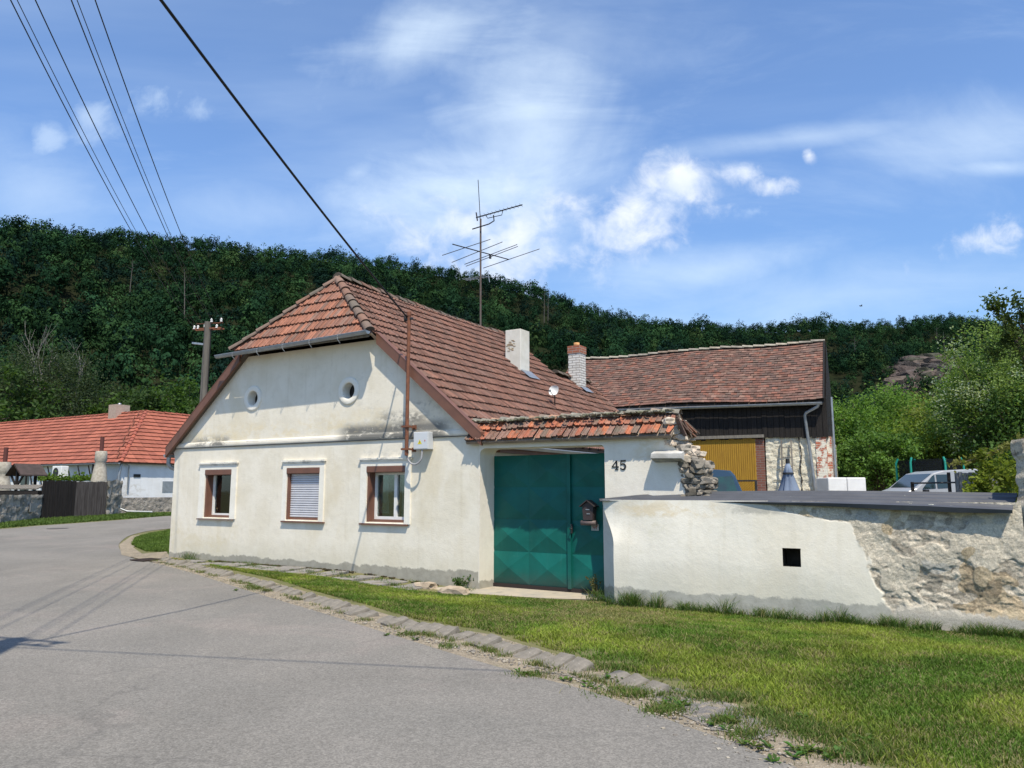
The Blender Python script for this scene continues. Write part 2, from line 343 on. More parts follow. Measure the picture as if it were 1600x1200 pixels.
# sandy strip between road and kerb, gravel verge low right, gutter apron around the corner
kroad = [(232, 878), (300, 894), (400, 925), (500, 955), (600, 983), (700, 1010), (800, 1037), (900, 1062), (990, 1092), (1060, 1118), (1140, 1150), (1240, 1196)]
ktop = [(262, 871), (330, 888), (430, 910), (540, 941), (650, 973), (760, 990), (860, 1020), (960, 1048), (1060, 1080), (1150, 1100), (1240, 1140), (1360, 1200)]
sheet('gravel_verge', [w2(p[0] - 30, p[1] + 10) for p in kroad] + [(3.3, 3.0), (4.2, 3.6)] + [w2(p[0] + 1, p[1] + 1) for p in ktop[::-1]], M_dirt, .006)
sheet('gravel_path', [w2(*p) for p in [(190, 868), (186, 852), (205, 838), (262, 831), (268, 836), (232, 842), (208, 856), (222, 866), (268, 862), (300, 882), (240, 879)]], M_dirt, .016)
sheet('asphalt_path', [w2(*p) for p in [(985, 1072), (1030, 1070), (1110, 1090), (1190, 1122), (1225, 1145), (1180, 1158), (1110, 1140), (1040, 1108)]], M_path, .011)
sheet('yard', [frame_pt(HB, hd, hn, x, y)[:2] for x, y in [(.3, 1.2), (3.3, 1.2), (12, .8), (30, 6), (30, 30), (.3, 26)]], mat('yard_dirt', (.25, .22, .17), (.16, .16, .09), 1.2, .95, .6, 20), .006)
# concrete threshold before the gate
tp = [frame_pt(HB, hd, hn, x, y) for x, y in [(-.75, -.5), (0.4, -.55), (1.6, -.38), (2.35, -.12), (2.5, .2), (2.6, .7), (-.1, .7), (-.05, -.02), (-.6, -.02)]]
M_thresh = mat('sandy_concrete', (.42, .36, .27), (.33, .30, .25), 4, .95, .6, 30, spot=[(5, .56, .68, (.17, .16, .13), .6)])
sheet('gate_apron', [(p.x, p.y) for p in tp], M_thresh, .014, .5)
# kerb stones
kc = smooth_poly([gp(a[0] * .5 + b[0] * .5, a[1] * .5 + b[1] * .5) for a, b in zip(kroad[:9], ktop[:9])], 30)
M_kerb = mat('kerb_stone', (.225, .20, .165), (.15, .135, .112), 7, .92, 1.0, 26, spot=[(4, .56, .7, (.14, .135, .12), .6), (25, .6, .7, (.48, .46, .42), .5)])
kerb_mesh = []
for k in range(5):
    mb = MB(); bm = bmesh.new(); bmesh.ops.create_cube(bm, size=1)
    bmesh.ops.subdivide_edges(bm, edges=bm.edges[:], cuts=3, use_grid_fill=True)
    for v in bm.verts:
        q = v.co; d = noise.noise(Vector((q.x * 2.2 + k * 9, q.y * 2.2, q.z * 3))) * .06
        edge = (abs(q.x) > .45) + (abs(q.y) > .45) + (abs(q.z) > .45)
        s_ = 1 - .035 * (edge - 1) if edge > 1 else 1
        v.co = Vector((q.x * .205 * s_, q.y * .30 * s_, q.z * .16 * s_ + (d * .35 if q.z > 0 else 0)))
    me = bpy.data.meshes.new('kerb_stone'); bm.to_mesh(me); bm.free(); me.materials.append(M_kerb); kerb_mesh.append(me)
acc = 0; last = kc[0]; nk = 0
for q in kc[1:]:
    acc += (q - last).length; d = (q - last).normalized(); last = q
    if acc >= .222:
        acc = 0; nk += 1
        if nk > 7 and random.random() < .03: continue
        o = bpy.data.objects.new('kerb_stone', kerb_mesh[nk % 5]); COL.objects.link(o)
        o.location = (q.x, q.y, G(q.x, q.y) - .036 + random.uniform(-.022, .016)); o.rotation_euler = (radians(-15) + random.uniform(-.08, .08), random.uniform(-.05, .05), atan2(d.y, d.x) + pi + random.uniform(-.08, .08))
        tag(o, 'worn grey kerb stone in the tilted row edging the road', 'kerb stone', 'kerb stones along the road edge')
# paving slabs in front of the house
M_slab = mat('old_slab', (.25, .235, .22), (.17, .16, .15), 5, .93, .9, 25, spot=[(3.2, .5, .62, (.31, .26, .21), .7), (4, .55, .63, (.08, .09, .045), .85)])
xx = -7.9
while xx < -.9:
    w_ = random.uniform(.5, .95); y1 = -.14 - random.uniform(0, .1); dp_ = float(np.interp(xx, [-8, -6.5, -4.5, -1], [.25, .45, .78, .82])); y0 = y1 - dp_ * random.uniform(.85, 1.1)
    mb = MB(); z = .0
    pts = [(xx + .03, y0 + random.uniform(-.05, .05)), (xx + w_ / 2, y0 - random.uniform(0, .06)), (xx + w_ - .02, y0 + random.uniform(-.05, .05)), (xx + w_ - random.uniform(.02, .1), y1), (xx + random.uniform(.0, .08), y1)]
    c = frame_pt(HB, hd, hn, xx + w_ / 2, (y0 + y1) / 2)
    n = len(pts); vs = [(a - xx - w_ / 2, b - (y0 + y1) / 2, -.05) for a, b in pts] + [(a - xx - w_ / 2, b - (y0 + y1) / 2, .028) for a, b in pts]
    mb.add(vs, [tuple(range(n, 2 * n))] + [(i, (i + 1) % n, n + (i + 1) % n, n + i) for i in range(n)])
    o = mb.build('paving_slab', M_slab, bevel=.012); o.location = (c.x, c.y, G(c.x, c.y) + random.uniform(-.01, .015)); o.rotation_euler = (random.uniform(-.03, .03), random.uniform(-.03, .03), HA)
    tag(o, 'uneven grey stone slab in the old pavement below the house front', 'paving slab', 'old stone slabs along the house front')
    xx += w_ + random.uniform(.02, .12)
for (px, py, r, sx, lab) in [(664, 914, .13, 1.5, 'pale flat boulder lying near the pavement below the right window'), (712, 924, .15, 1.9, 'long low sandstone block lying beside the gate threshold')]:
    p = gp(px, py + 6); mb = MB().rock((0, 0, 0), r, (sx, .8, .62), (.42, .34, .25))
    o = mb.build('boulder', M_stone); o.location = (p.x, p.y, p.z + .05); o.rotation_euler[2] = HA; tag(o, lab, 'stone')
# drain grate & manhole
p = gp(229, 876.5); dg = thing('drain_grate', 'dark rusty drain grate in the gutter at the house corner', 'drain grate', (p.x, p.y, p.z + .02), HA)
mb = MB()
for k in range(7): mb.box(-.22, .22, -.2 + k * .062, -.175 + k * .062, 0, .02)
mb.box(-.25, .25, .22, .25, 0, .022); mb.box(-.25, .25, -.25, -.22, 0, .022); mb.box(-.25, -.22, -.22, .22, 0, .022); mb.box(.22, .25, -.22, .22, 0, .022)
mb.build('grille', mat('rusty_iron', (.06, .035, .028), (.03, .025, .022), 14, .8, .4, 60), dg)
MB().box(-.22, .22, -.22, .22, -.01, -.003).build('shaft', M_black, dg)
p = gp(90, 826.5); mc = MB(); mc.tube([(0, 0, -.02), (0, 0, .012)], .36, 28); o = mc.build('manhole_cover', mat('cast_iron', (.10, .095, .085), (.07, .065, .06), 12, .7, .5, 50)); o.location = p + Vector((0, 0, .012))
tag(o, 'round iron manhole cover sunk in the road before the dark gate', 'manhole cover')

# ============================================================ TILES
HR = [(.235, .125, .096), (.225, .12, .094), (.24, .13, .098), (.205, .117, .095), (.25, .128, .094), (.19, .112, .09), (.225, .135, .11)]
def tiles(O, u, v, poly, w, h, pal, lip=.042, rib=.024, jit=.006, flat=False, dark=.12):
    """clay tiles on the plane O + u*a + v*b, clipped to a convex polygon in (a,b)"""
    O = Vector(O); u = Vector(u); v = Vector(v); n = u.cross(v).normalized()
    a0 = min(p[0] for p in poly); a1 = max(p[0] for p in poly); b0 = min(p[1] for p in poly); b1 = max(p[1] for p in poly)
    mb = MB(); nb = int((b1 - b0) / h) + 1; na = int((a1 - a0) / w) + 2
    prof = [(0, 0), (1, 0)] if flat else [(0, 1), (.13, 1), (.2, 0), (.52, 0), (.58, .45), (.66, 0), (.88, 0), (1.0, 1)]
    for j in range(nb):
        sag = random.uniform(-.4, .4) * jit
        for i in range(na):
            a = a0 + (i - (.5 if flat and j % 2 else 0)) * w; b = b0 + j * h
            c = random.choice(pal); k = random.uniform(.82, 1.15); c = tuple(t * k for t in c)
            dz = random.uniform(-jit, jit) + sag; da = random.uniform(-jit, jit); db = random.uniform(-jit, jit) * 1.2
            tilt = random.uniform(-jit, jit); m_ = len(prof); vs = []
            for (bb, zz) in ((b + db, lip + dz + .004), (b + h * 1.04, dz * .4)):
                for (t, r) in prof: vs.append(O + u * (a + da + t * w * (.992)) + v * bb + n * (zz + r * rib + tilt * t))
            for (t, r) in prof: vs.append(O + u * (a + da + t * w * .992) + v * (b + db + .004) + n * (-.012))
            mb.add(vs, [(q, q + 1, m_ + q + 1, m_ + q) for q in range(m_ - 1)], c)
            mb.add(vs, [(2 * m_ + q, 2 * m_ + q + 1, q + 1, q) for q in range(m_ - 1)], tuple(t * .55 for t in c))  # lip faces tinted darker: painted shadow line at each course edge
    me = mb.mesh('tmp'); bm = bmesh.new(); bm.from_mesh(me); bpy.data.meshes.remove(me)
    cx = sum(p[0] for p in poly) / len(poly); cy = sum(p[1] for p in poly) / len(poly)
    for k in range(len(poly)):
        p = poly[k]; q = poly[(k + 1) % len(poly)]; e = (q[0] - p[0], q[1] - p[1]); nr = (e[1], -e[0])
        if nr[0] * (cx - p[0]) + nr[1] * (cy - p[1]) > 0: nr = (-nr[0], -nr[1])
        bmesh.ops.bisect_plane(bm, geom=bm.verts[:] + bm.edges[:] + bm.faces[:], plane_co=O + u * p[0] + v * p[1], plane_no=(u * nr[0] + v * nr[1]).normalized(), clear_outer=True)
    lay = bm.faces.layers.float_color['tint']
    out = MB(); bm.verts.index_update()
    out.v = [tuple(x.co) for x in bm.verts]; out.f = [tuple(x.index for x in f.verts) for f in bm.faces]; out.c = [tuple(f[lay])[:3] for f in bm.faces]; out.sm = [False] * len(out.f)
    bm.free()
    vs = [O + u * p[0] + v * p[1] - n * .02 for p in poly]; vb = [q - n * .05 for q in vs]; k = len(poly)      # solid dark slab added under the tiles against light leaks
    out.add(vs + vb, [tuple(range(k)), tuple(range(k, 2 * k))[::-1]] + [(i, (i + 1) % k, k + (i + 1) % k, k + i) for i in range(k)], (dark, dark * .8, dark * .65))
    return out
def ridge_caps(mb, p, q, r=.11, ln=.33, pal=None, up=Vector((0, 0, 1))):
    p = Vector(p); q = Vector(q); d = (q - p).normalized(); L = (q - p).length; s = d.cross(up).normalized(); w = s.cross(d).normalized()
    pal = pal or [(.20, .14, .11), (.17, .125, .10), (.23, .15, .115), (.15, .125, .10), (.22, .125, .09)]
    k = int(L / ln)
    for i in range(k):
        a = p + d * (i * L / k - .02); b = p + d * ((i + 1) * L / k + .05); c = random.choice(pal); jz = random.uniform(-.012, .012); js = random.uniform(-.012, .012); vs = []
        for (e, rr, zz) in ((a, r * 1.12, .016), (b, r * .9, -.01)):
            for t in range(9):
                th = pi * t / 8; vs.append(e + s * (cos(th) * rr + js) + w * (sin(th) * rr * .8 + jz + zz - .03))
        mb.add(vs, [(t, t + 1, 10 + t, 9 + t) for t in range(8)], c); mb.add(vs, [tuple(range(9))], tuple(x * .5 for x in c))
    return mb
# ============================================================ FARMHOUSE
def plaster(name, c1, c2, plinth=None, stains=(), pcol=(.33, .31, .27), yel=.5, rough=.92, bump=.35):
    """lime plaster: mottled, grey weathered plinth band with a ragged top, mildew streaks at given places (object space)"""
    m = bpy.data.materials.new(name); m.use_nodes = True; T = NT(m.node_tree); m.node_tree.nodes.clear()
    tc = T.n('ShaderNodeTexCoord'); v = tc.outputs['Object']; s = T.n('ShaderNodeSeparateXYZ'); T.l(v, s.inputs[0])
    nl = T.noise(v, 1.3, 6, .62, .4); nm_ = T.noise(v, 7, 6, .65); nf = T.noise(v, 45, 4, .6)
    col = T.mix(T.ramp(nl, .38, .68), c1, c2)
    col = T.mix(T.m('MULTIPLY', T.ramp(T.noise(T.mapv(v, (1, 1, .45), loc=(4, 0, 9)), .9, 6, .65, .5), .5, .74), yel), col, tuple(a * b for a, b in zip(c2, (.88, .82, .68))))
    col = T.mix(T.m('MULTIPLY', T.ramp(nm_, .5, .75), .35), col, tuple(a * .8 for a in c2))
    col = T.mix(T.m('MULTIPLY', T.ramp(T.noise(T.mapv(v, (7, 7, .35)), 1.0, 5, .6), .52, .8), .3), col, tuple(a * b for a, b in zip(c2, (.74, .72, .66))))
    wav = T.m('ADD', s.outputs[2], T.m('MULTIPLY', T.m('SUBTRACT', T.noise(v, 2.6, 7, .72), .5), .30))
    if plinth is not None:
        wav2 = T.m('ADD', wav, T.m('MULTIPLY', T.m('SUBTRACT', nl, .5), .12))
        f = T.m('SUBTRACT', 1.0, T.ramp(wav2, plinth - .012, plinth + .018))
        col = T.mix(f, col, T.mix(T.ramp(nm_, .35, .7), pcol, tuple(a * .72 for a in pcol)))
        f2 = T.m('SUBTRACT', 1.0, T.ramp(wav, plinth + .02, plinth + .5)); col = T.mix(T.m('MULTIPLY', f2, .28), col, (.45, .42, .31))
    for (x0, x1, z0, z1, amt, scol, thr) in stains:
        fx = T.m('MULTIPLY', T.ramp(s.outputs[0], x0 - .25, x0 + .25), T.m('SUBTRACT', 1.0, T.ramp(s.outputs[0], x1 - .25, x1 + .25)))
        fz = T.m('MULTIPLY', T.ramp(s.outputs[2], z0 - .03, z0 + .03), T.m('SUBTRACT', 1.0, T.ramp(s.outputs[2], z1 - .12, z1 + .08)))
        k = T.ramp(T.noise(T.mapv(v, (1, 1, 1.6), loc=(x0, 3, z0)), 3.2, 8, .72, .3), thr, thr + .16)
        col = T.mix(T.m('MULTIPLY', T.m('MULTIPLY', fx, fz), T.m('MULTIPLY', k, amt)), col, scol)
    p = T.n('ShaderNodeBsdfPrincipled'); T.l(col, p.inputs['Base Color']); p.inputs['Roughness'].default_value = rough; p.inputs['Specular IOR Level'].default_value = .15
    b = T.n('ShaderNodeBump'); b.inputs['Strength'].default_value = bump; b.inputs['Distance'].default_value = .02
    T.l(T.m('ADD', T.m('MULTIPLY', nm_, .9), T.m('MULTIPLY', nf, .3)), b.inputs['Height']); T.l(b.outputs[0], p.inputs['Normal'])
    o = T.n('ShaderNodeOutputMaterial'); T.l(p.outputs[0], o.inputs[0]); return m
MIL = (.17, .165, .15)
M_wall = plaster('house_plaster', (.76, .705, .595), (.69, .63, .51), plinth=.15, stains=[
    (-3.4, -.7, 2.72, 2.93, .98, MIL, .30), (-2.4, -1.2, 2.9, 3.12, .8, MIL, .42), (-2.3, -.9, 2.8, 3.3, .7, MIL, .52), (-8.3, -6.9, 2.72, 2.85, .8, MIL, .42), (-3.0, -.8, 2.8, 4.0, .28, (.36, .35, .33), .52), (-8.9, -3, 2.75, 3.1, .5, (.70, .58, .36), .45), (-4.2, -2.2, 2.8, 3.3, .35, (.66, .55, .35), .45),
    (-9, -6.5, .2, .9, .4, (.60, .52, .34), .46), (-3.0, -1.4, 2.2, 2.4, .5, (.42, .41, .38), .48)])
M_corn = plaster('cornice_plaster', (.79, .735, .63), (.73, .67, .56), stains=[(-8.2, -6.9, 2.62, 2.9, .9, MIL, .44), (-3.4, -.7, 2.6, 2.9, .98, MIL, .33), (-6.6, -4, 2.66, 2.9, .5, (.4, .38, .34), .52)])
M_surr = plaster('window_surround_plaster', (.80, .76, .67), (.75, .71, .62), yel=.15, stains=[(-9, 0, 2.16, 2.3, .8, (.33, .32, .30), .46)])
M_side = plaster('side_plaster', (.66, .63, .56), (.58, .55, .48), plinth=.2)
house = thing('farmhouse', 'old white farmhouse with half-hipped red tile roof and two round attic windows', 'house', HB, HA)
EX, EZ, RX, RZ, KR = .15, 2.52, -4.45, 6.4, .834       # eave, ridge, slope
def rz_(x): return RZ - KR * abs(x - RX)
WIN = [(-7.23, 1.30, .94, -7.68, -6.76), (-4.46, 1.23, .94, -4.95, -3.98), (-2.20, 1.28, .94, -2.67, -1.70)]
def circ(cx, cz, r, n=28): return [(cx + r * cos(2 * pi * k / n), cz + r * sin(2 * pi * k / n)) for k in range(n)]
holes = [[(a, .98), (b, .98), (b, 2.07), (a, 2.07)] for _, _, _, a, b in WIN] + [circ(-6.17, 3.66, .17), circ(-3.24, 3.63, .17)]
gable = [(-8.9, -.4), (0, -.4), (0, rz_(0) - .07), (-2.42, rz_(-2.42) - .07), (-6.48, rz_(-6.48) - .07), (-8.9, rz_(-8.9) - .07)]
MB().plate(gable, holes, 0, .42).build('front_wall', M_wall, house)
w = MB(); w.box(-.45, 0, .425, 8.1, -.4, 2.5); w.box(-8.9, -8.45, .425, 8.1, -.4, 2.5); w.box(-8.9, 0, 8.1, 8.4, -.4, 2.5)
w.plate([(-8.9, 2.5), (0, 2.5), (RX, rz_(RX) - .1)], [], 8.1, 8.3); w.box(-5.7, 0, 8.4, 10.4, -.4, 2.5); w.plate([(-5.7, 2.5), (0, 2.5), (-2.8, 4.85)], [], 10.1, 10.4)
w.build('side_wall', M_side, house)
MB().box(-8.45, -.45, .425, 8.05, 2.3, 2.36).build('attic_floor', M_wood_dark, house)
# cornice: moulded band with a thin dark strip along its lower edge
c = MB(); prof = [(0, 2.60), (-.02, 2.60), (-.022, 2.612), (-.034, 2.618), (-.038, 2.65), (-.034, 2.69), (-.02, 2.715), (0, 2.72)]
x0, x1 = -8.93, -.14
vs = [(x, y, z) for x in (x0, x1) for (y, z) in prof]; n = len(prof)
c.add(vs, [(i, i + 1, n + i + 1, n + i) for i in range(n - 1)] + [tuple(range(n))[::-1], tuple(range(n, 2 * n))]); c.build('cornice', M_corn, house)
MB().box(-8.9, -.2, -.028, -.004, 2.585, 2.597).build('dark_strip', M_darkm, house)
# cove under the left eave
cv = MB(); pr = [(0, 0), (-.22, 0)] + [(-.22 + .22 * sin(t), -.30 + .30 * cos(t) - .0) for t in np.linspace(.25, pi / 2, 6)]
vs = [(-8.9 + a, y, 2.6 + b) for y in (.002, 1.2) for a, b in pr]; n = len(pr); cv.add(vs, [tuple(range(n)), tuple(range(n, 2 * n))[::-1]] + [(i, (i + 1) % n, n + (i + 1) % n, n + i) for i in range(n)]); cv.build('eave_cove', M_surr, house)
M_shut = mat('grey_slat_plastic', (.55, .55, .58), (.50, .50, .53), 5, .5, 0)
M_curt = mat('curtain_cloth', (.70, .70, .66), (.6, .6, .57), 3, .9, .3, 12)
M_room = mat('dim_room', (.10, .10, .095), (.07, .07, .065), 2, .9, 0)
for k, (cx, sw, sz, a, b) in enumerate(WIN):
    s0, s1 = cx - sw / 2, cx + sw / 2; top = 2.2
    m = MB().plate([(s0, .955), (s1, .955), (s1, top), (s0, top)], [[(a - .002, .96), (b + .002, .96), (b + .002, 2.072), (a - .002, 2.072)]], -.028, 0.0)
    wdw = m.build('window', M_surr, house)
    tag(wdw, ['left window of the farmhouse front with a white casement standing ajar', 'middle window of the farmhouse front closed by a grey roller shutter', 'right window of the farmhouse front with white mullion and curtain'][k])
    lp = MB().box(s0 - .03, s1 + .03, -.062, 0, top, top + .035); lp.box(s0 - .01, s1 + .01, -.045, 0, top - .03, top); lp.build('lintel_moulding', M_surr, wdw)
    f = MB(); y0, y1 = .10, .17
    f.box(a, a + .055, .0, y1, .98, 1.98); f.box(b - .055, b, .06, y1, .98, 1.98); f.box(a + .055, b - .055, .06, y1, .98, 1.03)
    f.build('frame', M_brown, wdw)
    MB().box(a - .01, b + .01, -.035, .17, 1.945, 2.068).build('shutter_box', M_brown, wdw, bevel=.012)
    sl_ = MB().box(s0 + .02 if k else s0, s1 + (.04 if k == 1 else -.05), -.058, .0, .925, .950, mtx=Matrix.Rotation(0, 4, 'X')); sl_.build('sill', M_brown if k else mat('grey_brown_sill', (.20, .15, .13)), wdw)
    if k == 1:
        sh = MB()
        nz = 19
        for q in range(nz):
            z0 = 1.03 + q * (.915 / nz); h_ = .915 / nz
            sh.add([(a + .055, .075, z0), (b - .055, .075, z0), (b - .055, .055, z0 + h_ * .35), (a + .055, .055, z0 + h_ * .35), (b - .055, .058, z0 + h_ * .85), (a + .055, .058, z0 + h_ * .85), (b - .055, .08, z0 + h_), (a + .055, .08, z0 + h_)], [(0, 1, 2, 3), (3, 2, 4, 5), (5, 4, 6, 7)])
        sh.build('roller_shutter', M_shut, wdw)
    else:
        MB().box(a + .056, b - .056, .20, .204, 1.03, 1.94).build('pane', M_glass, wdw)
        fr_ = MB(); xl = a + .056; xr = b - .056
        if k == 2:
            xm = xl + .50
            for (p, q) in ((xl, xl + .05), (xm, xm + .075), (xr - .03, xr)): fr_.box(p, q, .165, .215, 1.03, 1.94)
            fr_.box(xl, xr, .166, .214, 1.03, 1.085); fr_.box(xl, xr, .166, .214, 1.90, 1.945)
            fr_.build('casement', M_white, wdw)
            cu = MB(); n_ = 40; xs_ = np.linspace(xl, xl + .22, 14); vs = []
            for z in (1.9, 1.5, 1.14):
                for i, x in enumerate(xs_): vs.append((x * 1 + (0 if z > 1.2 else .02), .30 + .02 * sin(i * 2.1), z))
            for r_ in range(2): cu.add(vs, [(r_ * 14 + i, r_ * 14 + i + 1, (r_ + 1) * 14 + i + 1, (r_ + 1) * 14 + i) for i in range(13)])
            xs_ = np.linspace(xm + .09, xr, 14); vs = []
            for z in (1.94, 1.04):
                for i, x in enumerate(xs_): vs.append((x, .30 + .02 * sin(i * 1.7), z))
            cu.add(vs, [(i, i + 1, 15 + i, 14 + i) for i in range(13)]); cu.build('curtain', M_curt, wdw)
            MB().tube([(xl + .12, .26, 1.28), (xl + .12, .27, 1.28)], .07, 16).build('paper_disc', mat('yellowed_paper', (.62, .58, .42)), wdw)
        else:
            fr_.box(xl, xl + .055, .165, .215, 1.03, 1.94); fr_.box(xl, xr, .166, .214, 1.03, 1.07)
            fr_.box(xr - .045, xr, .165, .215, 1.03, 1.94)
            fr_.build('casement', M_white, wdw)
            cu = MB(); xs_ = np.linspace(xl + .06, xl + .2, 10)
            vs = [(x, .30 + .025 * sin(i * 2.2), z) for z in (1.94, 1.04) for i, x in enumerate(xs_)]; cu.add(vs, [(i, i + 1, 11 + i, 10 + i) for i in range(9)]); cu.build('curtain', M_curt, wdw)
            pt = MB().tube([(xl + .13, .26, 1.07), (xl + .13, .26, 1.10), (xl + .13, .26, 1.19)], [.05, .055, .062], 12, (.45, .30, .16)); pt.tube([(xl + .13, .26, 1.19), (xl + .12, .26, 1.27)], [.03, .01], 6, (.3, .2, .1)); pt.build('figurine', M_stone, wdw)
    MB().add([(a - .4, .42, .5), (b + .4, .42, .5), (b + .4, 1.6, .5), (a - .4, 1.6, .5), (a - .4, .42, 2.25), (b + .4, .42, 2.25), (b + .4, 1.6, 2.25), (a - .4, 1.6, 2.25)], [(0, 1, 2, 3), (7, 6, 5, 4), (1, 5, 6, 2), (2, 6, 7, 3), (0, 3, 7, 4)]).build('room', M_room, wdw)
for (cx, cz, lb) in [(-6.17, 3.66, 'left round attic window'), (-3.24, 3.63, 'right round attic window')]:
    m = MB(); rr = [(.165, .42), (.165, -.0), (.17, -.022), (.185, -.03), (.268, -.03), (.283, -.024), (.288, 0)]; n = 32; vs = []
    for r, y in rr:
        for k in range(n): t = 2 * pi * k / n; vs.append((cx + r * cos(t), y, cz + r * sin(t)))
    m.add(vs, [(i * n + k, i * n + (k + 1) % n, (i + 1) * n + (k + 1) % n, (i + 1) * n + k) for i in range(len(rr) - 1) for k in range(n)], sm=True)
    ow = m.build('round_window', M_surr, house, clean=False)
    MB().tube([(cx, .19, cz), (cx, .21, cz)], .164, 24).build('hole_shade_disc', M_black, ow)  # black disc standing in for the darkness inside the round opening
    pass
# roof --------------------------------------------------------------
ca = 1 / sqrt(1 + KR * KR); sa = KR * ca
bmax = (EX - RX) / ca; bh = bmax - (RZ - 4.72) / sa
uu = (0, 1, 0); vv = Vector((-ca, 0, sa)); O1 = Vector((EX, 0, EZ))
bhv = bh + (.35 - .12) / (.35 + .8) * (bmax - bh)
roof = tiles(O1, Vector(uu), vv, [(-.12, 0), (8.15, 0), (8.15, bmax), (.8, bmax), (-.12, bhv)], .118, .322, HR).build('roof', M_tile, house, clean=False)
def sub(mb, name, m=M_tile, par=roof, **k): return mb.build(name, m, par, clean=False, **k)
vl = Vector((ca, 0, sa)); O2 = Vector((-9.05, 8.15, EZ))
sub(tiles(O2, Vector((0, -1, 0)), vl, [(0, 0), (8.27, 0), (8.27, bhv), (7.35, bmax), (0, bmax)], .118, .322, HR), 'left_slope_tiles')
vf = Vector((0, 1.15, 1.68)).normalized(); lf = Vector((0, 1.15, 1.68)).length
sub(tiles(Vector((-6.55, -.35, 4.70)), Vector((1, 0, 0)), vf, [(0, 0), (4.2, 0), (2.1, lf)], .118, .31, [(.33, .155, .105), (.31, .145, .10), (.36, .165, .11), (.27, .14, .105), (.24, .15, .12)], dark=.5), 'hip_tiles')
ro2 = Vector((EX, 8.15, EZ)); b2 = (EX + 2.8) / ca
sub(tiles(ro2 - Vector((0, 0, .02)), Vector(uu), vv, [(0, 0), (.95, 0), (2.6, b2), (0, b2)], .118, .322, HR), 'rear_slope_tiles')
sub(tiles(Vector((-5.75, 10.6, EZ - .02)), Vector((0, -1, 0)), vl, [(0, 0), (2.45, 0), (2.45, b2), (0, b2)], .205, .322, HR), 'rear_left_slope_tiles')
rc = MB(); P0 = Vector((RX, .8, RZ + .03))
pr_ = [P0, Vector((RX, 3.5, RZ - .07)), Vector((RX, 6.7, RZ - .10)), Vector((RX, 8.2, RZ - .02))]
for p_, q_ in zip(pr_[:-1], pr_[1:]): ridge_caps(rc, p_, q_, .13)
nr_ = Vector((.5, -.5, .7)); ridge_caps(rc, Vector((-2.38, -.38, 4.76)), P0, .095, up=nr_); ridge_caps(rc, Vector((-6.52, -.38, 4.76)), P0, .095, up=Vector((-.5, -.5, .7)))
r2_ = MB(); ridge_caps(r2_, Vector((-2.8, 8.15, rz_(-2.8) + .03)), Vector((-2.8, 10.75, rz_(-2.8) + .03)), .12)
sub(rc, 'ridge_tiles'); sub(r2_, 'ridge_tiles')
M_lich = mat('lichen_mortar', (.30, .27, .22), (.2, .18, .14), 6)
# barge boards, gutter, eave
for s_, nm in ((1, 'right'), (-1, 'left')):
    xa = RX + s_ * (EX - RX) ; xb = RX + s_ * 2.06; za = rz_(xa); zb = rz_(xb)
    bb = MB(); vs = [(xa, y, za + d_) for y in (-.165, -.10) for d_ in (-.17, .055)] + [(xb, y, zb + d_) for y in (-.165, -.10) for d_ in (-.17, .055)]
    bb.add(vs, [(0, 1, 3, 2), (4, 6, 7, 5), (0, 4, 5, 1), (2, 3, 7, 6), (1, 5, 7, 3), (0, 2, 6, 4)])
    vs = [(xa, y, za + z) for y, z in ((-.17, .05), (-.04, .05), (-.04, .07), (-.17, .07))] + [(xb, y, zb + z) for y, z in ((-.17, .05), (-.04, .05), (-.04, .07), (-.17, .07))]
    bb.add(vs, [(0, 1, 2, 3), (7, 6, 5, 4), (0, 4, 5, 1), (1, 5, 6, 2), (2, 6, 7, 3), (3, 7, 4, 0)])
    bb.build('barge_board', M_brown, house)
def gutter(mb, p, q, r=.07, n=10, t=.004):
    p = Vector(p); q = Vector(q); d = (q - p).normalized(); s = d.cross(Vector((0, 0, 1))).normalized(); vs = []
    for e in (p, q):
        for k in range(n + 1):
            th = pi + pi * k / n; vs.append(e + s * cos(th) * r + Vector((0, 0, 1)) * sin(th) * r)
        for k in range(n + 1):
            th = 2 * pi - pi * k / n; vs.append(e + s * cos(th) * (r - t) + Vector((0, 0, 1)) * sin(th) * (r - t))
    m = 2 * (n + 1); mb.add(vs, [(i, (i + 1) % m, m + (i + 1) % m, m + i) for i in range(m)], sm=True)
    for e in (p, q):
        fan = [e + s * cos(pi + pi * k / n) * r + Vector((0, 0, 1)) * sin(pi + pi * k / n) * r for k in range(n + 1)]; mb.add(fan, [tuple(range(n + 1))])
    mb.tube([p + s * r, q + s * r], .009, 6)
    return mb
gu = MB(); gutter(gu, (-6.95, -.44, 4.64), (-2.36, -.44, 4.72), .064)
for x in (-6.3, -5.5, -4.7, -3.9, -3.1): gu.tube([(x, -.37, 4.72 + (x + 2.36) * .017), (x, -.525, 4.70 + (x + 2.36) * .017), (x, -.53, 4.63 + (x + 2.36) * .017), (x, -.44, 4.555 + (x + 2.36) * .017)], .008, 5)
gu.build('hip_gutter', M_zinc, house, clean=False)
MB().box(-6.5, -2.42, -.36, -.33, 4.62, 4.69).build('fascia', M_wood_grey, house)
g2_ = MB(); gutter(g2_, (-9.14, -.1, 2.46), (-9.14, 8, 2.44), .075); g2_.tube([(-9.14, .0, 2.42), (-9.14, .0, 2.24), (-9.12, .05, 2.16), (-8.97, .28, 2.02), (-8.96, .36, 1.9), (-8.96, .36, 0)], .05, 12)
g2_.build('side_gutter', M_zinc, house, clean=False)
g3_ = MB(); gutter(g3_, (.22, 9, 2.44), (.22, .6, 2.44), .07); g3_.build('side_gutter', M_zinc, house, clean=False)
MB().box(.02, .14, .5, 8.9, 2.30, 2.42).build('eave_board', M_brown, house)
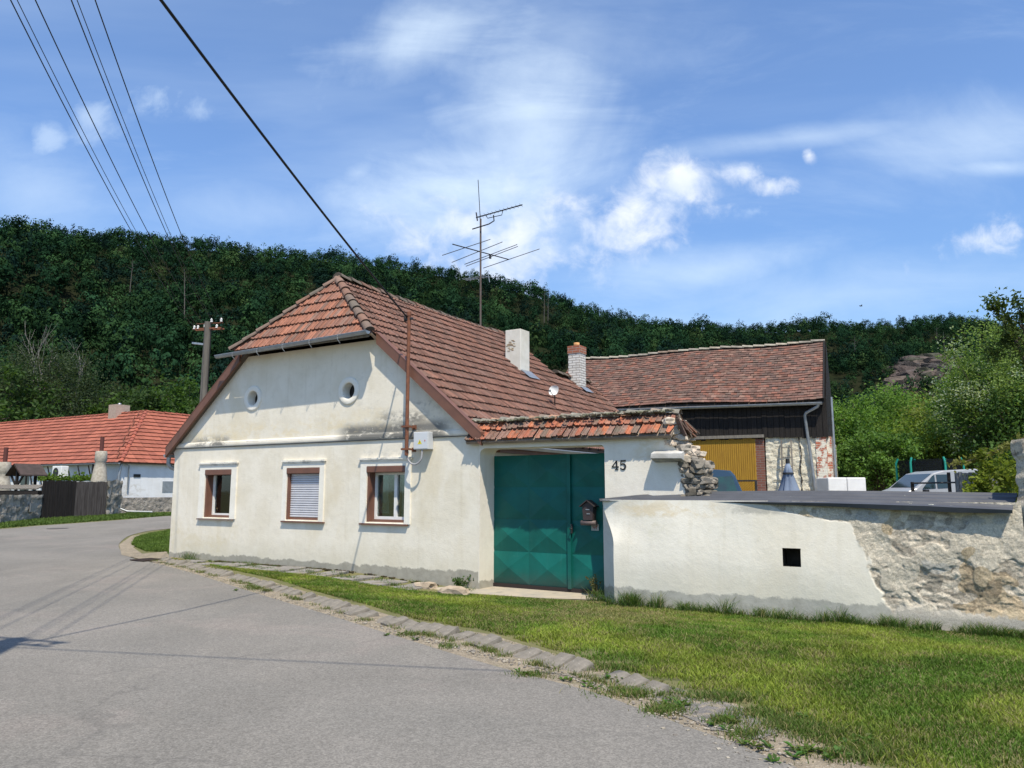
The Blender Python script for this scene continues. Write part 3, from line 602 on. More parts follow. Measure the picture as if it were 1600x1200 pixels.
# chimneys
def slope_pt(px, py):
    r = ray(px, py); O = Vector((0, 0, EYE)); a = (O - HB).dot(hd); b = r.dot(hd)
    t = (EZ + (EX - a) * KR - EYE) / (r.z + b * KR); q = O + r * t; return (q - HB).dot(hd), (q - HB).dot(hn), q.z
M_chim = plaster('chimney_plaster', (.70, .68, .62), (.60, .58, .52), yel=.4)
A_ = slope_pt(789.5, 561); B_ = slope_pt(811, 581)
_, zt = 0, 0
r_ = ray(800, 515); t_ = ((HB - Vector((0, 0, EYE))).dot(hn) + A_[1]) / r_.dot(hn); zt = EYE + r_.z * t_
ch = MB().box(A_[0], B_[0], A_[1], A_[1] + .48, A_[2] - 1.2, zt, c=(1, 1, 1)); oc = ch.build('chimney', M_chim, roof, bevel=.012); tag(oc, 'pale plastered chimney with a patch of bare brick, nearer the ridge')
pb = MB()
for k in range(26):
    t = random.uniform(0, 2 * pi); r = random.uniform(0, .14); pb.rock(((A_[0] + B_[0]) / 2 - .08 + cos(t) * r, A_[1] + .004, zt - .42 + sin(t) * r * 1.3), .035, (1.3, .35, .6), random.choice([(.42, .33, .22), (.36, .28, .19), (.50, .42, .30)]), sub=1)
pb.build('bare_patch', M_stone, oc)
MB().add([(B_[0] + .01, A_[1] - .02, rz_(B_[0] + .01) + .05), (B_[0] + .3, A_[1] - .02, rz_(B_[0] + .3) + .05), (B_[0] + .3, A_[1] + .55, rz_(B_[0] + .3) + .05), (B_[0] + .01, A_[1] + .55, rz_(B_[0] + .01) + .05)], [(0, 1, 2, 3)]).build('flashing', M_zinc, oc)
C_ = slope_pt(888, 592); D_ = slope_pt(905, 607)
r_ = ray(898, 552); t_ = ((HB - Vector((0, 0, EYE))).dot(hn) + C_[1]) / r_.dot(hn); zt2 = EYE + r_.z * t_
M_brickw = bpy.data.materials.new('whitewashed_brick'); M_brickw.use_nodes = True
def brick_mat(m, c1, c2, mor, sc=1.0, rot=None):
    T = NT(m.node_tree); m.node_tree.nodes.clear(); tc = T.n('ShaderNodeTexCoord'); s = T.n('ShaderNodeSeparateXYZ'); T.l(tc.outputs['Object'], s.inputs[0])
    cb = T.n('ShaderNodeCombineXYZ'); T.l(T.m('ADD', s.outputs[0], s.outputs[1]), cb.inputs[0]); T.l(s.outputs[2], cb.inputs[1])
    b = T.n('ShaderNodeTexBrick'); T.l(cb.outputs[0], b.inputs[0]); b.inputs['Scale'].default_value = sc; b.inputs['Color1'].default_value = c1 + (1,); b.inputs['Color2'].default_value = c2 + (1,); b.inputs['Mortar'].default_value = mor + (1,)
    b.inputs['Brick Width'].default_value = .25; b.inputs['Row Height'].default_value = .078; b.inputs['Mortar Size'].default_value = .009; b.inputs['Mortar Smooth'].default_value = .3
    col = T.mix(T.m('MULTIPLY', T.ramp(T.noise(tc.outputs['Object'], 9, 6, .65), .45, .75), .45), b.outputs[0], tuple(x * .6 for x in c1))
    p = T.n('ShaderNodeBsdfPrincipled'); T.l(col, p.inputs['Base Color']); p.inputs['Roughness'].default_value = .92
    bu = T.n('ShaderNodeBump'); bu.inputs['Strength'].default_value = .8; bu.inputs['Distance'].default_value = .01; bu.invert = True; T.l(b.outputs['Fac'], bu.inputs['Height']); T.l(bu.outputs[0], p.inputs['Normal'])
    o = T.n('ShaderNodeOutputMaterial'); T.l(p.outputs[0], o.inputs[0]); return m
brick_mat(M_brickw, (.66, .64, .60), (.56, .54, .50), (.16, .13, .12))
M_brickd = bpy.data.materials.new('dark_brick'); M_brickd.use_nodes = True; brick_mat(M_brickd, (.20, .075, .05), (.15, .06, .045), (.20, .17, .15))
M_brick = bpy.data.materials.new('red_brick'); M_brick.use_nodes = True; brick_mat(M_brick, (.33, .11, .06), (.26, .09, .055), (.34, .30, .26))
oc = MB().box(C_[0], D_[0], C_[1], C_[1] + .42, C_[2] - 1.3, zt2).build('chimney', M_brickw, roof, bevel=.008); tag(oc, 'white-washed brick chimney with red brick top and clay pot')
MB().box(C_[0] - .015, D_[0] + .015, C_[1] - .015, C_[1] + .435, zt2, zt2 + .24).build('brick_cap', M_brick, oc)
mx_, my_ = (C_[0] + D_[0]) / 2, C_[1] + .2
MB().tube([(mx_, my_, zt2 + .22), (mx_, my_, zt2 + .36)], .09, 14, (.55, .30, .13)).build('clay_pot', M_stone, oc)
MB().add([(D_[0] + .01, C_[1] - .02, rz_(D_[0] + .01) + .05), (D_[0] + .22, C_[1] - .02, rz_(D_[0] + .22) + .05), (D_[0] + .22, C_[1] + .5, rz_(D_[0] + .22) + .05), (D_[0] + .01, C_[1] + .5, rz_(D_[0] + .01) + .05)], [(0, 1, 2, 3)]).build('flashing', M_zinc, oc)
# --- things fixed to the house ------------------------------------------------
def hw(x, y, z): return HB + hd * x + hn * y + Vector((0, 0, z))
# service mast
ms = thing('service_mast', 'rust-brown steel cable mast fixed to the house front right of the windows', 'mast', hw(-1.49, -.24, 2.25), HA)
m = MB().tube([(0, 0, 0), (0, 0, 2.72)], .036, 12); m.tube([(0, 0, 2.7), (0, 0, 2.78)], .045, 10); m.build('pole', M_rust, ms, clean=False)
for z in (.12, .55):
    m = MB().box(-.10, .06, -.05, .05, z - .018, z + .018); m.box(-.02, .02, .03, .24, z - .015, z + .015); m.box(-.06, .04, .225, .245, z - .04, z + .04); m.build('bracket', M_rust, ms)
m = MB().box(-.09, .09, -.02, .02, 2.62, 2.66); m.tube([(-.09, 0, 2.6), (-.09, 0, 2.74)], .03, 8); m.build('cable_clamp', M_darkm, ms)
m = MB(); m.tube([(.0, -.0, 0.0)] + [(.0 + .155 * (1 - cos(t)), .02 + .06 * t / pi, -.0 - .17 * sin(t)) for t in np.linspace(.15, pi - .3, 12)] + [(.30, .10, .10)], .018, 8); m.build('conduit_loop', mat('grey_conduit', (.30, .30, .31)), ms, clean=False)
bx = thing('meter_box', 'light grey electric service box with yellow warning triangle under the cornice', 'electric box', hw(-1.385, -.17, 2.36), HA)
MB().box(0, .35, 0, .168, 0, .33).build('box', mat('box_grey', (.52, .54, .56), None, 5, .5, 0), bx, bevel=.01)
m = MB().box(.015, .335, -.008, -.002, .015, .315); m.build('door', mat('box_grey_light', (.56, .58, .60), None, 5, .45, 0), bx)
MB().add([(.11, -.010, .10), (.21, -.010, .10), (.16, -.010, .19)], [(0, 1, 2)]).build('warning_sign', mat('sign_yellow', (.70, .58, .04), None, 5, .5, 0), bx)
MB().add([(.162, -.0125, .112), (.150, -.0125, .14), (.160, -.0125, .142), (.156, -.0125, .17), (.172, -.0125, .136), (.161, -.0125, .134)], [(0, 1, 2, 3, 4, 5)]).build('bolt_mark', M_black, bx)
MB().box(.275, .29, -.014, -.009, .15, .175).build('lock', mat('lock_red', (.45, .05, .04), None, 5, .5, 0), bx)
# TV antenna
q = hw(RX, 6.65, 0); at_ = thing('tv_antenna', 'tall rusty television mast with several aerials on the farmhouse ridge', 'antenna', (q.x, q.y, 6.0))
Ya = q.y
def ap(px, py, dy=0): p = atY(px, py, Ya + dy); return Vector((p.x - q.x, p.y - q.y, p.z - 6.0))
m = MB().tube([(0, 0, -.5), ap(751, 342)], .029, 10); m.build('mast', mat('dull_steel', (.09, .06, .05), (.12, .10, .09), 6, .7, .1, 50), at_, clean=False)
m = MB().tube([ap(750.5, 344), ap(747, 281)], .012, 6); m.build('whip', M_darkm, at_, clean=False)
m = MB(); m.tube([ap(744, 340, .1), ap(816, 320, -1.0)], .018, 6); m.tube([ap(738, 358), ap(764, 350, -.2), ap(772, 345, -.3), ap(771, 336, -.3)], .018, 6); m.tube([ap(758, 335, -.1), ap(762, 341, -.15), ap(784, 336, -.3), ap(786, 328, -.35)], .012, 5)
for k in range(12):
    t = k / 11; c_ = ap(747, 339, .1).lerp(ap(814, 320.5, -1.0), t); m.tube([c_ - Vector((.05, .11, 0)), c_ + Vector((.05, .11, 0))], .006, 4)
m.tube([ap(744, 332), ap(746, 345)], .02, 5); m.build('uhf_aerial', M_darkm, at_, clean=False)
m = MB(); m.tube([ap(707, 381.5, -.7), ap(795, 405.5, .9)], .016, 6)
for (a1, b1, a2, b2) in [(691, 399, 766, 374), (706, 410, 785, 378), (726, 413, 808, 382), (755, 419, 843, 389), (728, 416, 809, 385)]:
    cx_ = (a1 + a2) / 2; dpt = -.7 + 1.6 * (cx_ - 707) / 88
    m.tube([ap(a1, b1, dpt - .5), ap(a2, b2, dpt + .5)], .011, 5)
m.tube([ap(766, 404), ap(766, 398)], .04, 6); m.build('vhf_aerial', M_darkm, at_, clean=False)
m = MB()
for k in range(7): c_ = ap(729 + k * 5.2, 437 - k * .9, -.3 + k * .09); m.tube([c_ - Vector((.12, .2, .03)), c_ + Vector((.12, .2, .03))], .01, 4)
m.tube([ap(728, 438, -.3), ap(764, 432, .3)], .014, 5); m.tube([ap(762, 424), ap(765, 441)], .014, 5); m.build('grid_aerial', M_zinc, at_, clean=False)
# dish
sx, sy, sz_ = slope_pt(867, 636); p = hw(sx, sy, rz_(sx)); ds = thing('satellite_dish', 'small white satellite dish on the farmhouse roof slope', 'satellite dish', p, HA)
MB().tube([(0, 0, 0), (0, 0, .25), (.02, -.03, .3)], .014, 6).build('stand', M_darkm, ds)
m = MB(); n = 20; vs = []
for i in range(5):
    r = .125 * i / 4
    for k in range(n): t = 2 * pi * k / n; vs.append((.05 + r * (abs(cos(t)) ** .6 * (1 if cos(t) > 0 else -1)) * 1.1, -.10 - .05 * (i / 4) ** 2 + r * sin(t) * .25, .36 + r * sin(t)))
m.add(vs, [(i * n + k, i * n + (k + 1) % n, (i + 1) * n + (k + 1) % n, (i + 1) * n + k) for i in range(4) for k in range(n)], sm=True); m.build('reflector', M_white, ds, clean=False)
MB().tube([(.05, -.12, .2), (.05, -.34, .32)], .01, 5).box(.03, .07, -.37, -.32, .30, .35).build('receiver', M_zinc, ds)
# ============================================================ GATE WALL
gw = thing('gate_wall', 'white plastered gateway wall with its own strip of old red tiles and a crumbling right end', 'wall', HB, HA)
M_gw = plaster('gate_wall_plaster', (.78, .73, .635), (.73, .67, .57), plinth=-.02, yel=.3, stains=[(3.0, 3.6, 2.1, 2.5, .5, (.62, .50, .30), .42), (2.5, 3.9, 1.45, 1.62, .4, (.5, .45, .36), .5)])
def rc_(x, z, r, a0, a1, n=6): return [(x + r * cos(a0 + (a1 - a0) * k / n), z + r * sin(a0 + (a1 - a0) * k / n)) for k in range(n + 1)]
op = [(.02, -.5)] + rc_(.14, 2.23, .12, pi, pi / 2) + rc_(2.42, 2.27, .07, pi / 2, 0) + [(2.49, -.5)]
out = [(.003, -.5), (.003, 2.48)] + [(3.62, 2.44), (3.66, 2.3), (3.71, 2.24), (3.74, 2.2), (3.80, 2.22), (3.86, 2.24), (3.87, 2.1), (3.86, 1.95), (3.88, 1.8), (3.86, 1.6), (3.87, 1.3), (3.9, -.5), (2.49, -.5)] + op[::-1][1:-1] + [(.02, -.5)]
MB().plate(out, [], .0, .50).build('wall', M_gw, gw)
lb = MB(); lb.add([(3.36, -.20, 2.09), (3.86, -.20, 2.08), (3.86, 0, 2.03), (3.36, 0, 2.03), (3.37, -.19, 2.17), (3.86, -.19, 2.16), (3.86, 0, 2.22), (3.36, 0, 2.22)], [(0, 3, 2, 1), (4, 5, 6, 7), (0, 1, 5, 4), (1, 2, 6, 5), (2, 3, 7, 6), (3, 0, 4, 7)]); lb.build('ledge', plaster('ledge_plaster', (.66, .64, .60), (.36, .35, .33), yel=.6, stains=[(3.2, 4, 2.0, 2.12, .7, (.2, .2, .19), .42)]), gw, bevel=.006)
# number 45
def text(s, size, name, m, parent, loc, rot, ext=.006, off=0):
    c = bpy.data.curves.new(name, 'FONT'); c.body = s; c.size = size; c.extrude = ext; c.offset = off; c.align_x = 'CENTER'; c.align_y = 'CENTER'
    o = bpy.data.objects.new(name, c); COL.objects.link(o); dg = bpy.context.evaluated_depsgraph_get(); me = bpy.data.meshes.new_from_object(o.evaluated_get(dg)); bpy.data.objects.remove(o)
    me.materials.clear(); me.materials.append(m); o = bpy.data.objects.new(name, me); COL.objects.link(o)
    if parent: o.parent = parent
    o.location = loc; o.rotation_euler = rot; return o
# serif digits drawn as strokes
dm = MB()
def stroke(pts, w, y=-.008, ox=0, oz=0):
    for (a, b) in zip(pts[:-1], pts[1:]): dm.beam((ox + a[0], y, oz + a[1]), (ox + b[0], y, oz + b[1]), .014, w if not isinstance(w, tuple) else w[0], up=(0, -1, 0)) if False else dm.add(*ribbon(a, b, w, y, ox, oz))
def ribbon(a, b, w, y, ox, oz):
    dx, dz = b[0] - a[0], b[1] - a[1]; L = sqrt(dx * dx + dz * dz); ux_, uz_ = dx / L, dz / L; px_, pz_ = -uz_ * w / 2, ux_ * w / 2; e = .0
    q = [(a[0] + px_, a[1] + pz_), (a[0] - px_, a[1] - pz_), (b[0] - px_, b[1] - pz_), (b[0] + px_, b[1] + pz_)]
    vs = [(ox + x, y, oz + z) for x, z in q] + [(ox + x, -.001, oz + z) for x, z in q]
    return vs, [(0, 1, 2, 3), (0, 4, 5, 1), (1, 5, 6, 2), (2, 6, 7, 3), (3, 7, 4, 0)]
ox, oz = 2.62, 1.93
stroke([(.085, 0), (.085, .145)], .026, ox=ox, oz=oz); stroke([(.085, .145), (.005, .048)], .014, -.009, ox, oz); stroke([(.0, .045), (.122, .045)], .018, -.010, ox, oz); stroke([(.055, .003), (.115, .003)], .012, -.011, ox, oz)
ox = 2.76
stroke([(.022, .14), (.105, .142)], .026, -.008, ox, oz); stroke([(.022, .15), (.018, .078)], .014, -.009, ox, oz)
arc = [(.045 + .045 * cos(t) + .008, .047 + .046 * sin(t)) for t in np.linspace(2.5, -2.4, 14)]
for i, (a_, b_) in enumerate(zip(arc[:-1], arc[1:])): dm.add(*ribbon(a_, b_, .012 + .016 * sin(pi * (i + 1) / 14), -.010 - .0002 * i, ox, oz))
dm.rock((ox + .018, -.006, oz + .022), .012, (1, .4, 1), sub=1)
dm.build('house_number', M_black, gw, clean=False)
# tile strip on the wall
GP = [(.42, .15, .085), (.36, .13, .08), (.30, .13, .09), (.22, .13, .10), (.46, .17, .09), (.25, .15, .12), (.20, .14, .11), (.33, .16, .11)]
M_tileg = mat('mossy_tile', (1, 1, 1), (.7, .68, .66), 7, .92, .6, 60, tint=True, spot=[(3.5, .52, .66, (.14, .125, .10), .75), (30, .58, .68, (.42, .40, .33), .5), (10, .6, .7, (.10, .11, .05), .5)])
gt = MB(); gl = Vector((0, .34, .34)).normalized(); segs = [(-.22, 2.52, .95), (.7, 2.49, .95), (1.62, 2.475, .95), (2.54, 2.47, .95)]
gtile = tiles(Vector((-.20, -.15, 2.475)), Vector((1, 0, -.004)), gl, [(0, 0), (3.88, 0), (3.92, .27), (3.84, .52), (0, .52)], .112, .262, GP, lip=.04, rib=.022, jit=.014, dark=.3)
gr_ = gtile.build('roof', M_tileg, gw, clean=False)
gl2 = Vector((0, -.34, .34)).normalized()
tiles(Vector((3.7, .62, 2.475)), Vector((-1, 0, .004)), gl2, [(0, 0), (3.88, 0), (3.88, .52), (0, .52)], .112, .262, GP, lip=.04, rib=.022, jit=.014, dark=.3).build('rear_tiles', M_tileg, gr_, clean=False)
rc = MB(); ridge_caps(rc, Vector((-.25, .235, 2.86)), Vector((3.68, .235, 2.85)), .095, .2, [(.26, .24, .20), (.20, .19, .16), (.30, .26, .21), (.24, .19, .15), (.36, .20, .13)])
for k in range(420): rc.rock((random.uniform(-.2, 3.65), random.gauss(.17, .07), 2.84 + random.uniform(0, .035)), random.uniform(.012, .036), (1.6, 1, .6), random.choice([(.25, .24, .19), (.33, .31, .25), (.17, .17, .11)]), sub=1)
rc.build('ridge_tiles', M_tileg, gr_, clean=False)
MB().box(-.15, 3.6, .0, .5, 2.462, 2.50).build('mortar_bed', M_lich, gw)
# rubble end
rb = MB(); RS = [(.46, .40, .32), (.38, .33, .27), (.55, .47, .38), (.30, .27, .23), (.60, .50, .40)]
RD = [(.20, .18, .15), (.27, .24, .20), (.15, .135, .11), (.33, .29, .24)]
def edge_x(z): return float(np.interp(z, [-.5, 1.3, 1.58, 1.9, 2.1, 2.3, 2.45, 2.8], [4.5, 4.28, 4.2, 4.1, 4.02, 3.86, 3.78, 3.7]))
z = -.3
while z < 2.72:
    x = 3.55 if z > 2.25 else 3.84
    while x < edge_x(z):
        r = random.uniform(.05, .10); pal = RS if z > 2.0 and x < 4.0 else RD
        for y in (.0 + random.uniform(.02, .07), .25, .44): rb.rock((x, y, z), r, (1.15, 1.0, random.uniform(.55, .8)), random.choice(pal), sub=2, rot=random.uniform(0, 3))
        x += r * 1.35
    z += .085
for k in range(22): rb.rock((random.uniform(3.62, 3.92), random.uniform(-.03, .2), random.uniform(2.06, 2.42)), random.uniform(.025, .055), (1.2, 1, .8), random.choice([(.66, .55, .44), (.60, .52, .42), (.52, .36, .25)]), sub=1, rot=random.uniform(0, 3))
rb.build('rubble_core', M_stone, gw, clean=False)
# leaning broken tile at the end
bt = MB()
for k in range(9): bt.beam((3.68 + random.uniform(0, .12), -.1 + k * .08, 2.66 + random.uniform(-.05, .1)), (3.86 + random.uniform(0, .1), -.02 + k * .08, 2.44 + random.uniform(-.05, .1)), .15, .018, random.choice([(.14, .09, .075), (.10, .08, .07), (.26, .12, .08)]))
bt.build('broken_tiles', M_tileg, gw)
# ============================================================ METAL GATE
gt = thing('metal_gate', 'teal green double sheet-metal gate with pressed pyramid panels', 'gate', hw(0, .46, 0), HA)
M_teal = bpy.data.materials.new('teal_gate_paint'); M_teal.use_nodes = True; T = NT(M_teal.node_tree); M_teal.node_tree.nodes.clear()
tc = T.n('ShaderNodeTexCoord'); v = tc.outputs['Object']
col = T.mix(T.ramp(T.noise(v, 1.6, 6, .6, .5), .3, .7), (.002, .085, .070), (.004, .118, .098))
col = T.mix(T.m('MULTIPLY', T.ramp(T.noise(T.mapv(v, (16, 1, .9)), 1.0, 6, .7), .55, .85), .35), col, (.05, .17, .15))
col = T.mix(T.m('MULTIPLY', T.ramp(T.noise(v, 8, 7, .7), .62, .74), .5), col, (.05, .045, .035)); sz = T.n('ShaderNodeSeparateXYZ'); T.l(v, sz.inputs[0]); col = T.mix(T.m('MULTIPLY', T.m('SUBTRACT', 1.0, T.ramp(T.m('ADD', sz.outputs[2], T.m('MULTIPLY', T.noise(v, 6, 5, .7), .3)), .0, .4)), .6), col, (.05, .06, .05)); col = T.mix(T.m('MULTIPLY', T.ramp(T.noise(T.mapv(v, (3, 3, 30)), 1.0, 5, .7), .6, .8), .3), col, (.09, .22, .19))
p = T.n('ShaderNodeBsdfPrincipled'); T.l(col, p.inputs['Base Color']); T.l(T.m('ADD', .36, T.m('MULTIPLY', T.noise(v, 3, 5, .6), .3)), p.inputs['Roughness']); p.inputs['Specular IOR Level'].default_value = .28
bu = T.n('ShaderNodeBump'); bu.inputs['Strength'].default_value = .25; bu.inputs['Distance'].default_value = .02; T.l(T.noise(v, 3.5, 4, .6), bu.inputs['Height']); T.l(bu.outputs[0], p.inputs['Normal'])
o = T.n('ShaderNodeOutputMaterial'); T.l(p.outputs[0], o.inputs[0])
def leaf(x0, x1, cols, z0=-.07, z1=2.23, rows=4):
    m = MB(); yb = .03
    m.box(x0, x1, yb, yb + .03, z0, z1)
    cw = (x1 - x0) / cols; rh = (z1 - z0) / rows
    for i in range(cols):
        for j in range(rows):
            a, b = x0 + i * cw + .006, x0 + (i + 1) * cw - .006; c, d = z0 + j * rh + .006, z0 + (j + 1) * rh - .006
            m.add([(a, yb - .002, c), (b, yb - .002, c), (b, yb - .002, d), (a, yb - .002, d), ((a + b) / 2, yb - .062, (c + d) / 2)], [(0, 1, 4), (1, 2, 4), (2, 3, 4), (3, 0, 4)])
    return m
l1 = leaf(-.04, 1.575, 2).build('gate_leaf', M_teal, gt)
m = leaf(1.615, 2.56, 1); l2 = m.build('gate_leaf', M_teal, gt)
for hz_ in (.18, 1.08, 1.95):
    MB().tube([(-.035, -.03, hz_ - .07), (-.035, -.03, hz_ + .07)], .022, 8).build('hinge', M_darkm, l1); MB().tube([(2.52, -.03, hz_ - .07), (2.52, -.03, hz_ + .07)], .022, 8).build('hinge', M_darkm, l2)
MB().box(1.56, 1.625, -.02, .065, -.08, 2.23).build('edge_strip', M_teal, l1)
m = MB().box(1.63, 1.66, -.03, .0, .86, 1.02); m.tube([(1.645, -.03, .94), (1.645, -.09, .94), (1.70, -.10, .94)], .011, 6); m.build('handle', M_darkm, l2)
MB().box(-.04, 2.56, .0, .06, -.24, -.073).build('kick_board', mat('dark_rubber', (.03, .022, .02), None, 5, .8), gt)
# mailbox
x_, z_ = hp(923, 800, .40); mbx = thing('mailbox', 'dark brown house-shaped mailbox with newspaper roll hanging on the gate', 'mailbox', hw(x_, .40, z_), HA)
M_mb = mat('brown_mailbox', (.055, .04, .04), (.04, .032, .032), 6, .5, .1, 60)
m = MB(); vs = [(-.105, y, -.02) for y in (-.11, .02)]
m.add([(-.085, -.12, -.13), (.085, -.12, -.13), (.105, -.12, .11), (-.105, -.12, .11), (-.085, .02, -.13), (.085, .02, -.13), (.105, .02, .11), (-.105, .02, .11), (0, -.12, .18), (0, .02, .18)], [(0, 1, 2, 8, 3), (4, 7, 9, 6, 5), (0, 4, 5, 1), (1, 5, 6, 2), (0, 3, 7, 4)]); m.build('box', M_mb, mbx)
m = MB(); m.beam((0, -.06, .20), (.15, -.06, .105), .20, .014, up=(0, 1, 0)); 
m = MB(); m.add([(0, -.16, .205), (.145, -.16, .10), (.145, .03, .10), (0, .03, .205), (-.145, -.16, .10), (-.145, .03, .10), (0, -.16, .19), (.14, -.16, .087), (.14, .03, .087), (0, .03, .19), (-.14, -.16, .087), (-.14, .03, .087)], [(0, 1, 2, 3), (0, 3, 5, 4), (6, 9, 8, 7), (6, 10, 11, 9), (0, 6, 7, 1), (0, 4, 10, 6)]); m.build('roof', M_mb, mbx)
MB().tube([(-.14, -.08, -.18), (.14, -.08, -.18)], .042, 14).build('newspaper_roll', mat('roll_grey', (.13, .10, .095), None, 4, .5), mbx)
MB().box(-.035, .035, -.127, -.121, .035, .05).build('slot_plate', M_zinc, mbx); MB().box(-.02, .045, -.127, -.121, -.035, -.02).build('name_plate', M_zinc, mbx)
x_, z_ = hp(930, 811, .44); o = MB().box(-.012, .012, -.006, 0, -.03, .03).build('bell_button', M_zinc); o.location = hw(x_, .44, z_); o.rotation_euler[2] = HA; tag(o, 'small pale bell button on the gate beneath the mailbox', 'bell')
x_, z_ = hp(930, 824, .44); sg = thing('warning_sign', 'small pale notice plate with faded red mark on the gate below the mailbox', 'sign', hw(x_, .44, z_), HA)
MB().box(-.07, .07, -.008, 0, -.055, .055).build('plate', mat('faded_sign', (.40, .42, .40), (.33, .36, .35), 9, .6, 0), sg)
m = MB()
for (a, b) in [((-.045, .02), (-.02, -.005)), ((-.02, -.005), (.0, .012)), ((.0, .012), (.025, .005)), ((.025, .005), (.045, .03)), ((-.02, -.005), (-.01, -.03)), ((.02, .005), (.025, -.03))]: m.add(*ribbon(a, b, .013, -.011, 0, 0))
m.build('faded_mark', mat('faded_red', (.30, .10, .08), None, 5, .7, 0), sg, clean=False)
# ============================================================ LOW WALL
W0 = Vector((1.57, 11.93, 0)); WA = radians(-29.4); we = Vector((cos(WA), sin(WA), 0)); wm = Vector((-sin(WA), cos(WA), 0))
lw = thing('low_wall', 'low white garden wall with a small square hole, its plaster fallen off on the right', 'wall', W0, WA)
def wq(px, py, dep=0):
    r = ray(px, py); O = Vector((0, 0, EYE)); t = ((W0 - O).dot(wm) + dep) / r.dot(wm); q = O + r * t; return (q - W0).dot(we), q.z
BX = np.array([-1.0, -.5, -.2, .05, .2, .5, .89, 1.1, 1.17, 1.19, 1.28, 1.37, 1.5, 1.9]); BXx = [3.95, 3.95, 3.88, 3.80, 3.76, 3.62, 3.51, 3.44, 3.36, 3.15, 2.6, 2.38, 2.3, 2.3]
def rough_mask(x, z):
    b = np.interp(z, BX, BXx); nz = np.array([noise.noise(Vector((a * 5, c * 5, 3))) * .10 + noise.noise(Vector((a * 17, c * 17, 5))) * .035 for a, c in zip(x, z)])
    return 1 / (1 + np.exp(-(x + nz - b) / .004))
def batter(z, x=0): return .16 * sstep(.75, 1.45, z) * np.exp(-np.asarray(x) / .22) + .05 * sstep(.5, 1.5, z)
def rubble_face(x0, x1, z0, z1, step, maskf, holes=(), y_of=None, seed=0):
    xa_ = np.arange(x0, x1 + step, step) if seed else np.concatenate([np.arange(x0, 2.2, .03), np.arange(2.2, x1 + step, step)]); nx_ = len(xa_); nz_ = int((z1 - z0) / step) + 1
    X, Z = np.meshgrid(xa_, np.linspace(z0, z1, nz_)); X = X.ravel(); Z = Z.ravel(); mk = maskf(X, Z); Y = np.zeros_like(X); tint = np.zeros((len(X), 3))
    for i in range(len(X)):
        p = Vector((X[i] * 1.0 + seed, Z[i], 0)); y = noise.noise(p * 1.3) * .02; m = mk[i] * (float(sstep(.0, .16, Z[i] + .06 * noise.noise(p * 3))) if not seed else 1); t = 0
        if m > .02:
            wq_ = Vector((p.x * 7.5 + .6 * noise.noise(p * 3), p.y * 12.5 + .6 * noise.noise(p * 3 + Vector((5, 5, 5))), 1)); vo = noise.voronoi(wq_); edge = min((vo[0][1] - vo[0][0]) * 2.2, 1); hsh = noise.cell(vo[1][0] * 7.3)
            lay = -.10 + noise.noise(p * 1.5 + Vector((7, 3, 0))) + .55 * noise.noise(p * 3.6 + Vector((2, 8, 0))) + .25 * noise.noise(p * 9)
            bare = sstep(-.02, .05, lay); bare = float(bare); fine = noise.fractal(p * 14, .9, 2.1, 4); mid_ = noise.fractal(p * 5, .9, 2.1, 3)
            rel = .012 * mid_ + .006 * fine
            tt = noise.fractal(p * 1.9 + Vector((3, 9, 2)), .85, 2.1, 6) * 5.5; tf = tt - math.floor(tt); terr = math.floor(tt) + float(sstep(.86, 1, tf)); y += m * (.010 - terr * .0042 + (1 - bare) * rel * .7 + bare * (.012 - edge * .007 * (.5 + .9 * hsh) + rel * 1.2 + .006 * abs(noise.noise(p * 11))))
            a = np.array((.60, .54, .435)) * (1 + .12 * mid_) * (1 - bare) + bare * np.array((.72, .635, .51)) * (.74 + .22 * edge + .26 * (hsh - .5)) * (1 + .16 * fine)
            l3 = noise.noise(p * 2.1 + Vector((9, 1, 4))) + .4 * noise.noise(p * 6)
            a = a * (1 + .07 * (hash((math.floor(tt), 3)) % 5 - 2) / 2)
            if l3 > .38: a = a * .25 + np.array((.42, .41, .375)) * .75
            if noise.noise(p * 1.1 + Vector((4, 4, 1))) + .3 * noise.noise(p * 5) < -.22: a = a * np.array((.84, .76, .64))
            a = a * (1 - .16 * max(noise.noise(p * .9 + Vector((1, 6, 2))), 0))
            tint[i] = a
        else: tint[i] = (.47, .46, .43)
        Y[i] = y
    if y_of is not None:
        Y += y_of(Z, X); X = X - .26 * sstep(.75, 1.45, Z) * np.clip(1 - X / .6, 0, 1)
    P = np.stack([X, Y, Z], 1); I = np.arange(nx_ * nz_).reshape(nz_, nx_); F = np.stack([I[:-1, :-1], I[:-1, 1:], I[1:, 1:], I[1:, :-1]], -1).reshape(-1, 4)
    cx_ = X[F].mean(1); cz_ = Z[F].mean(1); keep = np.ones(len(F), bool)
    for (a, b, c, d) in holes: keep &= ~((cx_ > a) & (cx_ < b) & (cz_ > c) & (cz_ < d))
    return P, F[keep], tint, mk
def add_rubble(name, par, x0, x1, z0, z1, step, maskf, m, holes=(), y_of=None, seed=0):
    P, F, tint, mk = rubble_face(x0, x1, z0, z1, step, maskf, holes, y_of, seed); o = npmesh(name, P, F, m, None, par); me = o.data
    at = me.attributes.new('stone', 'FLOAT_COLOR', 'POINT'); c = np.ones((len(P), 4), np.float32); c[:, :3] = tint; c[:, 3] = mk; at.data.foreach_set('color', c.ravel())
    me.polygons.foreach_set('use_smooth', [True] * len(F)); return o
M_low = plaster('low_wall_plaster', (.76, .715, .62), (.70, .65, .55), plinth=.12, pcol=(.40, .39, .36), yel=.3, stains=[(.1, 1.6, 1.2, 1.45, .6, (.62, .50, .31), .42), (1.8, 2.6, 1.26, 1.45, .7, (.34, .33, .29), .38), (.2, 1.0, .6, 1.3, .4, (.60, .56, .42), .5)])
